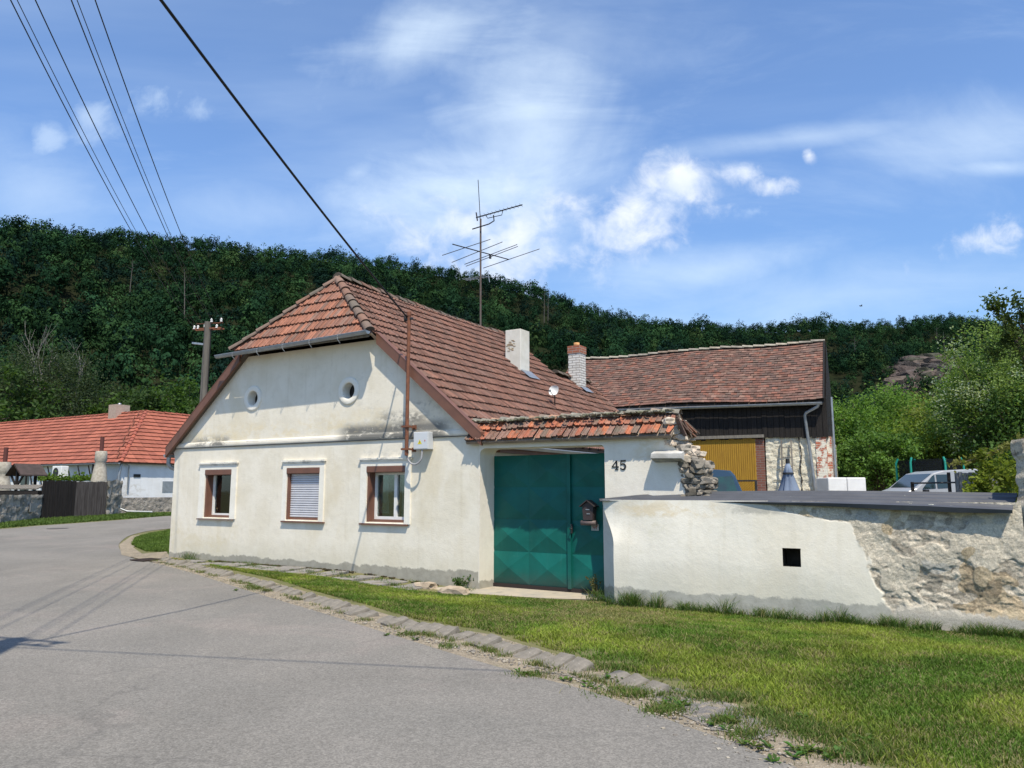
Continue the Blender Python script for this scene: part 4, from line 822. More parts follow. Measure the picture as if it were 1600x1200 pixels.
def stone_overlay(m, full=False):
    T = NT(m.node_tree); p = [n for n in m.node_tree.nodes if n.type == 'BSDF_PRINCIPLED'][0]; base = p.inputs['Base Color'].links[0].from_socket
    a = T.n('ShaderNodeAttribute', attribute_name='stone'); tc = T.n('ShaderNodeTexCoord')
    st = T.mix(T.m('MULTIPLY', T.ramp(T.noise(tc.outputs['Object'], 30, 5, .7), .35, .7), .6), a.outputs['Color'], T.mix(1.0, a.outputs['Color'], (.62, .60, .58), 'MULTIPLY'))
    s = T.n('ShaderNodeSeparateXYZ'); T.l(tc.outputs['Object'], s.inputs[0])
    wv_ = T.m('ADD', s.outputs[2], T.m('MULTIPLY', T.m('SUBTRACT', T.noise(tc.outputs['Object'], 3.5, 6, .65), .5), .5))
    if not full: st = T.mix(T.m('SUBTRACT', 1.0, T.ramp(wv_, .06, .12)), st, (.40, .37, .315))
    st = T.mix(.55, st, T.mix(T.ramp(T.noise(tc.outputs['Object'], 75, 4, .75), .3, .7), (.55, .55, .55), (1.35, 1.33, 1.3)), 'MULTIPLY'); st = T.mix(T.m('MULTIPLY', T.ramp(T.noise(tc.outputs['Object'], 11, 6, .7), .55, .68), .5), st, (.24, .21, .17))
    T.l(T.mix(a.outputs['Alpha'], base, st), p.inputs['Base Color'])
    b0 = p.inputs['Normal'].links[0].from_node; b2 = T.n('ShaderNodeBump'); b2.inputs['Distance'].default_value = .03; T.l(T.m('MULTIPLY', T.m('MULTIPLY', a.outputs['Alpha'], .6), T.ramp(wv_, .06, .2)), b2.inputs['Strength']); T.l(T.m('ADD', T.noise(tc.outputs['Object'], 22, 7, .75), T.m('MULTIPLY', T.noise(tc.outputs['Object'], 90, 3, .7), .3)), b2.inputs['Height']); T.l(b0.outputs[0], b2.inputs['Normal']); T.l(b2.outputs[0], p.inputs['Normal'])
stone_overlay(M_low)
LEND = 5.32
wf = add_rubble('wall', lw, 0, LEND, -.45, 1.45, .0095, rough_mask, M_low, [(2.50, 2.74, .56, .80)], batter, 0)
hb = MB(); hx0, hx1, hz0, hz1 = 2.49, 2.745, .55, .805
hb.add([(hx0, .008, hz0), (hx1, .008, hz0), (hx1, .008, hz1), (hx0, .008, hz1), (hx0, .4, hz0), (hx1, .4, hz0), (hx1, .4, hz1), (hx0, .4, hz1)], [(0, 1, 5, 4), (1, 2, 6, 5), (2, 3, 7, 6), (3, 0, 4, 7), (4, 5, 6, 7)]); hb.build('wall_hole', mat('hole_dark', (.10, .08, .06), (.05, .04, .03), 8), lw, clean=False)
bk = MB(); zs = np.linspace(-.45, 1.45, 20)
vs = []
for z in zs: vs += [(-.26 * float(sstep(.75, 1.45, z)), float(batter(z, 0)), z), (-.30, .33, z)]
bk.add(vs, [(2 * i, 2 * i + 2, 2 * i + 3, 2 * i + 1) for i in range(19)]); bk.add([(0, .58, -.45), (LEND, .58, -.45), (LEND, .58, 1.45), (0, .58, 1.45), (0, .2, 1.45), (LEND, .2, 1.45)], [(0, 3, 2, 1), (3, 4, 5, 2)])
bk.build('wall_end', plaster('shaded_end_plaster', (.60, .585, .54), (.54, .52, .47), plinth=.1, yel=.3), lw)  # greyer copy of the wall plaster, the end face's shade put into its colour
# metal capping
fx = [(-0.26, .12, 1.43, .006), (.45, .09, 1.432, .012), (1.44, .05, 1.432, .02), (2.34, .0, 1.432, .03), (3.18, -.04, 1.425, .045), (3.95, -.07, 1.41, .065), (4.67, -.09, 1.385, .065), (5.22, -.10, 1.36, .04)]
bxk = [(-.36, .32, 1.462), (.25, .40, 1.505), (.99, .55, 1.558), (2.24, .58, 1.578), (3.12, .6, 1.58), (3.94, .62, 1.572), (4.7, .64, 1.56), (5.34, .66, 1.552)]
M_cap = mat('dark_sheet_cap', (.075, .078, .088), (.058, .060, .068), 3, .55, .1, 30, spot=[(14, .68, .74, (.35, .36, .30), .5)], spec=.4)
cp = MB(); n_ = 21; vs = []
for f_, b_ in zip(fx, bxk):
    f0 = Vector((f_[0], f_[1] + 0, f_[2])); b0 = Vector(b_)
    sec = [Vector((f_[0], f_[1] + .02, f_[2] - f_[3])), f0]
    for k in range(1, n_):
        t = k / (n_ - 1); q = f0.lerp(b0, t); wdt = (b0 - f0).length
        if wdt > .3 and k % 5 == 4 and k < n_ - 1: q.z += .022
        sec.append(q)
    sec.append(b0 - Vector((0, 0, .05))); vs += sec
kk = n_ + 2; ns = len(fx)
vs2 = []; sub_ = 6
for i in range(ns - 1):
    for s_ in range(sub_):
        t = s_ / sub_
        for j in range(kk):
            q = Vector(vs[i * kk + j]).lerp(Vector(vs[(i + 1) * kk + j]), t)
            if j < 2: q.z += .006 * noise.noise(Vector((i * 6 + s_, 0, 0)) * .35); q.y += .008 * noise.noise(Vector((i * 6 + s_, 4, 0)) * .3)
            vs2.append(q)
vs2 += vs[-kk:]; ns2 = len(vs2) // kk
cp.add(vs2, [(i * kk + j, i * kk + j + 1, (i + 1) * kk + j + 1, (i + 1) * kk + j) for i in range(ns2 - 1) for j in range(kk - 1)])
cp_o = cp.build('capping', M_cap, lw); sm_ = cp_o.modifiers.new('thick', 'SOLIDIFY'); sm_.thickness = .004
fl = MB()
for k in range(70):
    x = random.gauss(4.65, .22); t = random.uniform(.10, .3)
    if x < 5.15: fl.rock((x, -.08 + t * .7, 1.40 + t * .19 - (x - 3.95) * .045 + .008), random.uniform(.008, .022), (1.7, 1, .35), (.60, .60, .50), sub=1)
o = fl.build('fallen_flakes', mat('lichen_flake', (.62, .62, .52), None, 5), lw)
# stone pier on the right
pr0 = W0 + we * LEND
pier = thing('stone_pier', 'rough pale rubble wall rising at the right edge of the frame above the metal capping', 'wall', pr0, WA)
M_pier = plaster('pier_plaster', (.6, .56, .48), (.5, .46, .38)); stone_overlay(M_pier, True)
def pf(x0, x1, z0, z1): return add_rubble('wall', pier, x0, x1, z0, z1, .02, lambda X, Z: np.ones_like(X), M_pier, (), None, LEND)
o = pf(-.02, 2.6, -.45, 2.22); me = o.data
for v in me.vertices:
    x = v.co.x
    if x < .14: v.co.x += .05 * noise.noise(Vector((3, v.co.z * 4, 1))) + .02 * noise.noise(Vector((8, v.co.z * 13, 1))); v.co.y += max(0, .1 - x) * .9
    if v.co.z > 2.1: v.co.z += .05 * noise.noise(Vector((v.co.x * 3, 0, 5)))
bk = MB(); nz_ = 60; vs = []
for k in range(nz_):
    z = -.45 + k * (2.62 / (nz_ - 1))
    for y in (.10, .3, .6): vs.append((.02 + .05 * noise.noise(Vector((3, z * 4, 1))) + .03 * noise.noise(Vector((y * 9, z * 11, 1))), y, z))
bk.add(vs, [(3 * i + j, 3 * i + j + 1, 3 * i + 4 + j, 3 * i + 3 + j) for i in range(nz_ - 1) for j in range(2)], (.48, .43, .35)); bk.box(.1, 2.6, .09, .6, 2.0, 2.18, (.48, .43, .35)); bk.box(.1, 2.6, .55, .6, -.45, 2.18, (.48, .43, .35)); bk.build('rear_side', M_stone, pier)
tp_ = MB()
for k in range(30): tp_.rock((random.uniform(.08, 2.5), random.uniform(.05, .5), 2.17), random.uniform(.06, .12), (1.2, 1, .6), random.choice(RS), rot=random.random() * 3)
tp_.build('top_stones', M_stone, pier, clean=False)
# ============================================================ BARN
BK = Vector((9.8, 24, 0)); BA = radians(-25); be = Vector((cos(BA), sin(BA), 0)); bn = Vector((-sin(BA), cos(BA), 0))
def bp(px, py, dep=0):
    r = ray(px, py); O = Vector((0, 0, EYE)); t = ((BK - O).dot(bn) + dep) / r.dot(bn); q = O + r * t; return (q - BK).dot(be), q.z
def bw(x, y, z): return BK + be * x + bn * y + Vector((0, 0, z))
barn = thing('barn', 'dark timber barn with old brown plain-tile roof on whitewashed rubble walls behind the yard', 'barn', BK, BA)
M_white_rub = mat('whitewashed_rubble', (.70, .66, .54), (.58, .52, .40), 3, .95, .9, 9, spot=[(6, .58, .7, (.36, .30, .22), .7), (14, .6, .7, (.46, .38, .28), .7)], bdist=.06)
def wall_grid(x0, x1, z0, z1, y, step=.06, amp=.05, sc=3.0, c=(1, 1, 1)):
    m = MB(); nx_ = int((x1 - x0) / step) + 1; nz_ = int((z1 - z0) / step) + 1; vs = []
    for j in range(nz_):
        for i in range(nx_):
            x = x0 + (x1 - x0) * i / (nx_ - 1); z = z0 + (z1 - z0) * j / (nz_ - 1); c_ = noise.voronoi(Vector((x * sc * 1.2, z * sc * 1.8, y * 3)))[0]
            vs.append((x, y - amp * min((c_[1] - c_[0]) * 2.5, 1) + .02 * noise.noise(Vector((x * 9, z * 9, 1))), z))
    m.add(vs, [(j * nx_ + i, j * nx_ + i + 1, (j + 1) * nx_ + i + 1, (j + 1) * nx_ + i) for j in range(nz_ - 1) for i in range(nx_ - 1)], c, True); return m
wall_grid(-1.68, -.15, 0, 3.3, .05).build('front_wall', M_white_rub, barn, clean=False)
MB().box(-1.68, .12, .1, .5, 0, 3.28).box(-9.2, -4.5, .1, .5, 0, 3.28).box(-9.2, -8.8, .5, 5.3, 0, 3.28).box(-9.2, .12, 5.0, 5.3, 0, 3.28).box(-9.2, .12, .5, 5.0, 3.2, 3.28).build('inner_wall', M_side, barn)
ck = MB(); pts = [(-.62 + .05 * noise.noise(Vector((0, z * 2, 0))) + .02 * noise.noise(Vector((0, z * 9, 0))), -.012, z) for z in np.linspace(1.2, 3.28, 24)]
for a_, b_ in zip(pts[:-1], pts[1:]): ck.beam(a_, b_, random.uniform(.015, .05), .02, up=(0, 1, 0))
ck.build('wall_crack', mat('crack_dark', (.03, .025, .02)), barn)
MB().box(-2.0, -1.72, -.02, .4, 0, 3.3).build('brick_pier', M_brickd, barn)
M_bw = bpy.data.materials.new('flaking_brick'); M_bw.use_nodes = True; brick_mat(M_bw, (.42, .12, .06), (.34, .09, .05), (.55, .50, .42))
T = NT(M_bw.node_tree); p = [n for n in M_bw.node_tree.nodes if n.type == 'BSDF_PRINCIPLED'][0]; s_ = p.inputs['Base Color'].links[0].from_socket; tc = T.n('ShaderNodeTexCoord'); T.l(T.mix(T.ramp(T.noise(tc.outputs['Object'], 4, 6, .65), .46, .54), s_, (.66, .62, .52)), p.inputs['Base Color'])
MB().box(-.148, .16, -.01, .5, 0, 3.3).box(.161, .30, .25, .9, 0, 3.3).build('brick_corner', M_bw, barn)
MB().box(.0, .28, .9, 5.3, 0, 3.28).build('side_wall', M_white_rub, barn)
# timber cladding
m = MB(); x = -9.2
while x < .2:
    w_ = random.uniform(.12, .2); d_ = random.uniform(-.012, .012); m.box(x, x + w_ - .012, -.05 + d_, -.02 + d_, 3.29 + random.uniform(-.05, .02), 4.55); x += w_
m.box(-9.2, .2, -.019, .0, 3.3, 4.6)
y = 0
while y < 5.3:
    w_ = .18; zt_ = 4.45 + min(y, 5.4 - y) * .88; m.box(.2, .23, y, y + w_ - .012, 3.25, zt_); y += w_
m.build('timber_cladding', M_wood_dark, barn)
MB().box(-4.6, -1.7, -.12, -.05, 3.30, 3.40).build('door_rail', M_wood_grey, barn)
# barn doors
M_yel = mat('ochre_boards', (.38, .215, .022), (.29, .155, .02), 4, .7, .3, 30, stretch=(6, 6, .6), spot=[(5, .62, .75, (.20, .12, .03), .5)])
bd = MB(); x = -4.9
while x < -2.04:
    bd.box(x, x + .055, -.04, -.015, 1.93, 3.29); x += .068
bd.box(-4.9, -2.03, -.012, .02, 1.93, 3.29); dr = bd.build('door', M_yel, barn); tag(dr, 'upper ochre yellow slatted barn door panel')
M_yel2 = M_yel
m = MB(); 
for k in range(-22, 16):
    x0 = -3.0 + k * .085; a_ = Vector((x0, -.035, .1)); b_ = Vector((x0 + 1.8, -.035, 1.9))
    ta = max(0, (-2.98 - a_.x) / 1.8); tb = min(1, (-2.06 - a_.x) / 1.8)
    if tb - ta > .05: m.beam(a_.lerp(b_, ta), a_.lerp(b_, tb), .045, .02, up=(0, 1, 0))
m.box(-2.98, -2.06, -.022, .0, .1, 1.88); m.box(-2.53, -2.51, -.05, -.02, .1, 1.88); lo = m.build('door', M_yel, barn); tag(lo, 'lower ochre yellow door of diagonal slats')
m = MB().box(-4.9, -2.03, -.05, -.02, 1.885, 1.925).box(-2.05, -1.99, -.06, -.02, 0, 1.92); m.build('door_frame', M_darkm, barn)
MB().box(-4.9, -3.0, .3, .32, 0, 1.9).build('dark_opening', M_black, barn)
# roof
k1 = atan2(2.35, 2.85); cb_, sb_ = cos(k1), sin(k1); lb_ = 2.85 / cb_ + .05
BPAL = [(.17, .095, .075), (.15, .088, .07), (.19, .10, .078), (.13, .083, .07), (.22, .13, .10), (.16, .105, .085), (.18, .092, .07), (.235, .105, .075)]
br = tiles(Vector((-9.3, -.22, 4.46)), Vector((1, 0, 0)), Vector((0, cb_, sb_)), [(0, 0), (9.45, 0), (9.45, lb_), (0, lb_)], .185, .152, BPAL, lip=.016, rib=0, jit=.008, flat=True)
for i in range(len(br.v) - 8, len(br.v)): br.v[i] = (br.v[i][0], br.v[i][1], br.v[i][2] - .12)
for i, v_ in enumerate(br.v): t = v_[0] / 9.3 + 1; br.v[i] = (v_[0], v_[1], v_[2] + .04 * sin(v_[0] * 1.1) + (.12 if True else 0) * max(0, -v_[0] / 9.3) * (1 - max(0, min(1, (v_[1] + .2) / 2.85))) )
brf = br.build('roof', M_tilebarn, barn, clean=False)
for i, v_ in enumerate(brf.data.vertices): pass
tiles(Vector((.15, 5.6, 4.46)), Vector((-1, 0, 0)), Vector((0, -cb_, sb_)), [(0, 0), (9.45, 0), (9.45, lb_), (0, lb_)], .4, .152, BPAL, lip=.016, rib=0, jit=.008, flat=True).build('rear_slope', M_tilebarn, brf, clean=False)
rc = MB(); pp = [Vector((x, 2.65, 6.86 + .04 * sin(x * 1.1))) for x in np.linspace(-9.3, .15, 9)]
for a_, b_ in zip(pp[:-1], pp[1:]): ridge_caps(rc, a_, b_, .10, .36, [(.34, .31, .25), (.28, .25, .21), (.38, .33, .26), (.24, .18, .14)])
rc.build('ridge_tiles', M_tilebarn, brf, clean=False)
m = MB().beam((.17, -.25, 4.42), (.17, 2.65, 6.82), .04, .15).beam((.17, 5.6, 4.42), (.17, 2.65, 6.82), .04, .15); m.build('verge_board', M_wood_dark, barn)
m = MB(); gutter(m, (-9.3, -.30, 4.44), (.12, -.30, 4.34), .075)
m.tube([(.03, -.30, 4.32), (-.02, -.28, 4.22), (-.38, -.14, 4.05), (-.42, -.10, 3.95), (-.22, -.08, 1.5), (-.18, -.08, 0)], .05, 10)
m.build('gutter', M_zinc, barn, clean=False)
m = MB().tube([(.36, .6, 4.6), (.36, .6, 3.2), (.36, .6, 0)], .045, 8); m.build('downpipe', M_zinc, barn, clean=False)
# ladder
ld = thing('ladder', 'thin pale wooden ladder leaning on the whitewashed barn wall', 'ladder', bw(-1.05, -.5, 0), BA)
m = MB().beam((-.16, 0, 0), (-.12, .42, 3.2), .045, .06); m.build('rail', M_wood_grey, ld); MB().beam((.22, 0, 0), (.17, .42, 3.2), .045, .06).build('rail', M_wood_grey, ld)
for k in range(10): z = .25 + k * .3; y = .42 * z / 3.2; MB().tube([(-.15, y, z), (.2, y, z)], .016, 6).build('rung', M_wood_grey, ld)
# umbrella
pu = atY(1233, 769, 17.2); um = thing('patio_umbrella', 'folded grey-blue garden parasol standing behind the low wall', 'umbrella', (pu.x, pu.y, 0), 0)
tz = atY(1233, 717, 17.2).z
m = MB(); n = 24; vs = []; rad = [(tz - .09, .03), (tz - .16, .06), (tz - .30, .10), (tz - .33, .085), (tz - .7, .19), (tz - 1.1, .24), (tz - 1.6, .27)]
for i, (z, r) in enumerate(rad):
    for k in range(n): t = 2 * pi * k / n; rr = r * (1 + (.28 if i > 2 else .12) * (1 if k % 3 == 0 else -.5)); vs.append((rr * cos(t), rr * sin(t), z))
m.add(vs, [(i * n + k, i * n + (k + 1) % n, (i + 1) * n + (k + 1) % n, (i + 1) * n + k) for i in range(len(rad) - 1) for k in range(n)], (1, 1, 1), True)
m.build('canopy', mat('grey_blue_cloth', (.22, .27, .36), (.17, .21, .29), 3, .85, .2, 30), um, clean=False)
MB().tube([(0, 0, .0), (0, 0, tz - .08)], .022, 8).tube([(0, 0, 0), (0, 0, .08)], .25, 16).build('pole', M_white, um, clean=False)
MB().tube([(0, 0, tz - .1), (0, 0, tz)], .045, 10).build('cap', M_darkm, um, clean=False)
MB().tube([(0, 0, tz - .345), (0, 0, tz - .31)], .125, 12).build('strap', M_darkm, um, clean=False)
# stacked wrapped blocks
Yb = 22.5
def packs(px0, px1, py0, py1): return atY(px0, py0, Yb), atY(px1, py1, Yb)
base = atY(1297, 768, Yb); w_tot = atY(1345, 745, Yb).x - base.x; ztop = atY(1320, 745.5, Yb).z
M_foil = mat('white_blocks', (.70, .69, .67), (.62, .61, .60), 3, .6, .3, 12)
for r_ in range(4):
    for c_ in range(2):
        bwid = .56; h_ = ztop / 4; x0 = base.x - .05 + c_ * (bwid + .015) + (r_ % 2) * .01
        o = MB().box(0, bwid, 0, .9, .01, h_ - .01); 
        o = o.build('block_pack', M_foil, bevel=.03); o.location = (x0, Yb + c_ * .02, r_ * h_); o.rotation_euler[2] = random.uniform(-.03, .03)
        tag(o, 'foil-wrapped pack in the white block stack by the brick barn corner', 'block pack', 'white block packs stacked by the barn corner')
sk = thing('rubble_sack', 'white rubble sack slumped against the right side of the block stack', 'sack', (base.x + 1.28, Yb + .3, 0))
MB().rock((0, 0, .5), .42, (.72, .9, 1.5), (.74, .73, .71), sub=3).build('bag', M_foil, sk, clean=False); MB().tube([(-.1, 0, 1.05), (-.03, 0, 1.17), (.02, 0, 1.05)], .02, 6).build('tie', M_foil, sk)
# trampoline
Yt = 24.5; pt_ = atY(1455, 770, Yt); tr = thing('trampoline', 'garden trampoline with dark safety net on green posts', 'trampoline', (pt_.x, pt_.y, 0))
M_gpost = mat('green_post', (.01, .22, .17), None, 5, .5, 0); ztp = atY(1425, 716, Yt).z; R_ = .95
for k in range(6):
    t = pi * (1.0 + k / 3.0) + .5; x, y = R_ * cos(t), R_ * sin(t); MB().tube([(x, y, 0), (x, y, ztp - .15), (x * .93, y * .93, ztp)], .035, 8).build('post', M_gpost, tr, clean=False)
m = MB(); n = 32; vs = [(R_ * .93 * cos(2 * pi * k / n), R_ * .93 * sin(2 * pi * k / n), z) for z in (.8, ztp - .05) for k in range(n)]; m.add(vs, [(k, (k + 1) % n, n + (k + 1) % n, n + k) for k in range(n)])
M_net = bpy.data.materials.new('black_net'); M_net.use_nodes = True; T = NT(M_net.node_tree); M_net.node_tree.nodes.clear(); a = T.n('ShaderNodeBsdfTransparent'); b = T.n('ShaderNodeBsdfDiffuse'); b.inputs[0].default_value = (.012, .014, .016, 1); mx = T.n('ShaderNodeMixShader'); mx.inputs[0].default_value = .72; T.l(a.outputs[0], mx.inputs[1]); T.l(b.outputs[0], mx.inputs[2]); o = T.n('ShaderNodeOutputMaterial'); T.l(mx.outputs[0], o.inputs[0])
m.build('safety_net', M_net, tr, clean=False)
MB().tube([(0, 0, .76), (0, 0, .8)], R_, 32).build('mat', M_black, tr, clean=False)
# vehicles -----------------------------------------------------------------
def van(name, label, loc, rz, prof, width, paint, glassy, cat='van'):
    """body from a side profile (x,z) closed polygon; windows are inset plates on both sides"""
    v_ = thing(name, label, cat, loc, rz); m = MB(); n = len(prof['body']); W2 = width / 2; vs = []
    for y, inset in ((-W2, 0), (W2, 0)):
        for (x, z) in prof['body']: vs.append((x, y * (1 - .10 * max(0, z - 1.0) / .9), z))
    tr_ = tessellate_polygon([[Vector((x, z, 0)) for x, z in prof['body']]])
    m.add(vs, [tuple(t) for t in tr_] + [tuple(n + i for i in t[::-1]) for t in tr_] + [(i, (i + 1) % n, n + (i + 1) % n, n + i) for i in range(n)])
    m.build('body', paint, v_, bevel=.04)
    for wn in prof['side']:
        for s in (-1, 1):
            m = MB(); k = len(wn); f = lambda x, z, e: (x, s * (W2 * (1 - .10 * max(0, z - 1.0) / .9) + e), z)
            vs = [f(x, z, .012) for x, z in wn] + [f(x, z, -.01) for x, z in wn]; m.add(vs, [tuple(range(k))] + [(i, (i + 1) % k, k + (i + 1) % k, k + i) for i in range(k)]); m.build('side_window', glassy, v_)
    for (nm_, x0, z0, x1, z1) in prof['ends']:
        m = MB(); d = Vector((x1 - x0, 0, z1 - z0)); nrm = Vector((d.z, 0, -d.x)).normalized() * (.015 if nm_ == 'windscreen' else -.015)
        a0 = W2 * .82; vs = [Vector((x0, -a0, z0)) + nrm, Vector((x0, a0, z0)) + nrm, Vector((x1, a0 * .93, z1)) + nrm, Vector((x1, -a0 * .93, z1)) + nrm]; vs += [q - nrm * 2 for q in vs]; m.add(vs, [(0, 1, 2, 3), (0, 4, 5, 1), (1, 5, 6, 2), (2, 6, 7, 3), (3, 7, 4, 0)]); m.build(nm_, glassy, v_)
    for x in prof['wheels']:
        for s in (-1, 1):
            m = MB().tube([(x, s * (W2 - .2), .33), (x, s * (W2 - .19), .33), (x, s * (W2 + .0), .33), (x, s * (W2 + .01), .33)], [.3, .33, .33, .29], 24); wh = m.build('wheel', M_black, v_, clean=False)
            MB().tube([(x, s * (W2 - .05), .33), (x, s * (W2 + .02), .33)], .19, 16).build('rim', M_zinc, wh, clean=False)
    return v_
M_cg = mat('car_glass', (.02, .03, .035), (.015, .03, .03), 4, .08, 0, spec=.8)
M_cgg = mat('green_car_glass', (.015, .06, .045), (.02, .03, .03), 4, .1, 0, spec=.8)
M_vw = mat('white_car_paint', (.30, .31, .33), None, 3, .25, 0, spec=.5); M_vb = mat('blue_car_paint', (.025, .055, .10), (.02, .045, .08), 3, .3, 0, spec=.5)
zr = atY(1110, 733, 15.6).z
pv = atY(1093, 768, 15.6); van('parked_van', 'dark blue van with green-tinted windows standing in the yard behind the broken wall', (pv.x, pv.y + .8, 0), radians(-4),
    dict(body=[(0, .3), (0, 1.0), (.0, zr - .10), (.08, zr - .0), (.35, zr), (.72, zr - .03), (.80, zr - .12), (1.05, 1.30), (2.1, 1.05), (2.2, .3)][::1], side=[[(.30, 1.2), (.92, 1.2), (.74, zr - .14), (.30, zr - .16)], [(.05, 1.2), (.22, 1.2), (.22, zr - .16), (.05, zr - .16)]], ends=[('windscreen', 1.03, 1.33, .81, zr - .13)], wheels=[.4, 1.75]), 1.6, M_vb, M_cgg)
Yw = 21.0; a_ = atY(1422, 768, Yw); zr = atY(1500, 735, Yw).z; sc_ = Yw / FPX / .99
def wx(px): return atY(px, 750, Yw).x - a_.x
def wz(py): return atY(1480, py, Yw).z
wv = van('parked_van', 'pale van with dark windows and sloping windscreen parked behind the rail fence on the right', (a_.x, a_.y + .85, 0), 0,
    dict(body=[(-.9, .35), (-.9, .95), (-.1, wz(768) - .02), (wx(1432), wz(763)), (wx(1462), wz(739)), (wx(1478), wz(735)), (wx(1534), wz(732)), (wx(1538), .95), (wx(1538), .35)], side=[[(wx(1442), wz(764)), (wx(1463), wz(763)), (wx(1463), wz(742)), (wx(1460), wz(743))], [(wx(1466), wz(763)), (wx(1484), wz(762)), (wx(1484), wz(741)), (wx(1466), wz(741.5))]], ends=[('windscreen', wx(1461), wz(740.5), wx(1434), wz(762))], wheels=[.0, wx(1525)]), 1.7, M_vw, M_cg, 'van')
MB().box(wx(1440) - .0, wx(1440) + .1, -1.02, -.86, wz(771), wz(765)).build('side_mirror', M_darkm, wv)
# fence
Yf = 19.5; f0 = atY(1427, 768, Yf); fn = thing('rail_fence', 'dark grey timber rail fence with upright board panel before the white van', 'fence', (f0.x, f0.y, 0))
def fxx(px): return atY(px, 750, Yf).x - f0.x
def fz(py): return atY(1480, py, Yf).z
MB().tube([(0, 0, fz(755)), (fxx(1540), 0, fz(753))], .025, 6).build('rail', M_darkm, fn)
for px in (1427, 1485, 1519, 1560): MB().box(fxx(px) - .03, fxx(px) + .03, .03, .09, 0, fz(738 if px > 1427 else 753)).build('post', M_wood_dark, fn)
m = MB(); x = fxx(1491)
while x < fxx(1556): m.box(x, x + .085, -.05, -.026, 0, fz(738.5 + (x - fxx(1491)) * 2) + random.uniform(-.02, .02)); x += .10
m.build('board_panel', mat('silver_grey_boards', (.13, .135, .14), (.09, .09, .095), 4, .8, .4, 30, stretch=(8, 8, .7)), fn)
f2 = thing('slat_fence', 'weathered wooden slat fence under the trees beside the barn', 'fence', (13.2, 34, 0)); m = MB()
for k in range(22): m.box(k * .16, k * .16 + .11, 0, .02, 0, 2.0 + random.uniform(-.1, .1))
m.build('slats', M_wood_grey, f2); MB().box(0, 3.5, .02, .06, .5, .6).box(0, 3.5, .02, .06, 1.5, 1.6).build('rail', M_wood_grey, f2)

# ============================================================ NEIGHBOUR HOUSE
NC = Vector((-21.1, 41, G(-21.1, 41))); NA = radians(60); n2 = Vector((cos(NA), sin(NA), 0)); n1 = Vector((-sin(NA), cos(NA), 0))   # n2 along the sunny wall, n1 along the long wall
nb = thing('neighbour_house', 'long low white farmhouse with bright red tiled roof across the street', 'house', NC, NA)
# local axes: x = n2 (right, away), y = n1 (left, away)
M_nw = plaster('neighbour_plaster', (.72, .73, .74), (.66, .67, .68), yel=.2, stains=[(-.2, 1.6, .9, 1.6, .6, (.45, .42, .36), .48)])
WZ = 2.86
MB().box(0, 7, 0, .4, .0, WZ).box(0, .4, .4, 34, .0, WZ).box(6.6, 7, .4, 34, 0, WZ).build('wall', M_nw, nb)
k_ = atan2(3.05, 3.6); c_, s_ = cos(k_), sin(k_); L_ = 3.9 / c_
NP = [(.33, .108, .068), (.32, .104, .066), (.34, .112, .070), (.31, .100, .064)]
nr = tiles(Vector((-.25, 33.7, WZ - .14)), Vector((0, -1, 0)), Vector((c_, 0, s_)), [(0, 0), (34, 0), (30.1, L_), (0, L_)], .5, .36, NP, lip=.05, rib=.012, jit=.004)
# orientation: u x v must point outwards
nr.build('roof', M_tilered, nb, clean=False)
rf = bpy.data.objects['roof.002'] if False else [o for o in nb.children if o.name.startswith('roof')][0]
tiles(Vector((-.25, -.3, WZ - .14)), Vector((1, 0, 0)), Vector((0, c_, s_)), [(0, 0), (7.5, 0), (7.5 - 3.6, L_), (3.6, L_)] if False else [(0, 0), (12, 0), (12, L_), (3.9, L_)], .5, .36, NP, lip=.05, rib=.012, jit=.004).build('street_slope', M_tilered, rf, clean=False)
rc = MB(); rt = (3.65, 3.6, WZ - .14 + L_ * s_)
ridge_caps(rc, Vector(rt), Vector((rt[0], 33, rt[2])), .12, .4, NP); ridge_caps(rc, Vector(rt), Vector((12, rt[1], rt[2])), .12, .4, NP); ridge_caps(rc, Vector((-.25, -.3, WZ - .1)), Vector(rt), .11, .4, [(.36, .10, .06), (.30, .09, .06)], up=Vector((-.4, -.4, .8))); rc.build('ridge_tiles', M_tilered, rf, clean=False)
MB().box(.4, 12, .1, .5, WZ - .4, WZ).build('side_range', M_nw, nb)
MB().box(3.2, 4.1, 5.9, 6.7, 5.2, 6.55).build('chimney', mat('sooty_brick', (.42, .33, .27), (.34, .26, .21), 8, .9, .5, 20), rf); MB().tube([(3.65, 6.3, 6.5), (3.65, 6.3, 6.68)], .10, 8).build('flue', M_zinc, rf)
m = MB(); 
for k in range(9): m.tube([(-.1 + 3.5 * t_ + .05, -.25 + 3.6 * t_ + .6 + .2 * (k % 2), WZ + 3.02 * t_ + .15) for t_ in (k / 9, (k + 1) / 9)], .02, 4)
m.build('roof_ladder', M_rust, rf)
m = MB().tube([(-.05, -.15, WZ - .1), (-.12, -.12, WZ - .5), (-.16, -.1, WZ - .8), (-.16, -.1, .35), (.2, -.5, .12), (1.0, -1.5, .08)], .06, 10); m.tube([(-.05, -.15, WZ - .1), (.35, -.15, WZ - .3), (.40, -.08, WZ - 1.6)], .04, 8); gutter(m, (-.32, -.3, WZ - .16), (-.32, 33, WZ - .16), .07); m.build('downpipe', M_zinc, nb, clean=False)
m = MB()
m = wall_grid(0.1, 7, 0, .85, -.04, .09, .07, 2.6); m.build('rubble_plinth', mat('rubble_stone', (.33, .30, .26), (.22, .20, .18), 5, .95, 1.0, 7, spot=[(9, .55, .65, (.5, .47, .42), .6)], bdist=.1), nb, clean=False)
m = MB().box(2.9, 4.1, -.03, .0, 1.45, 2.1) if False else MB().box(2.55, 3.35, -.03, -.002, 1.15, 1.75); m.build('meter_door', M_zinc, nb)
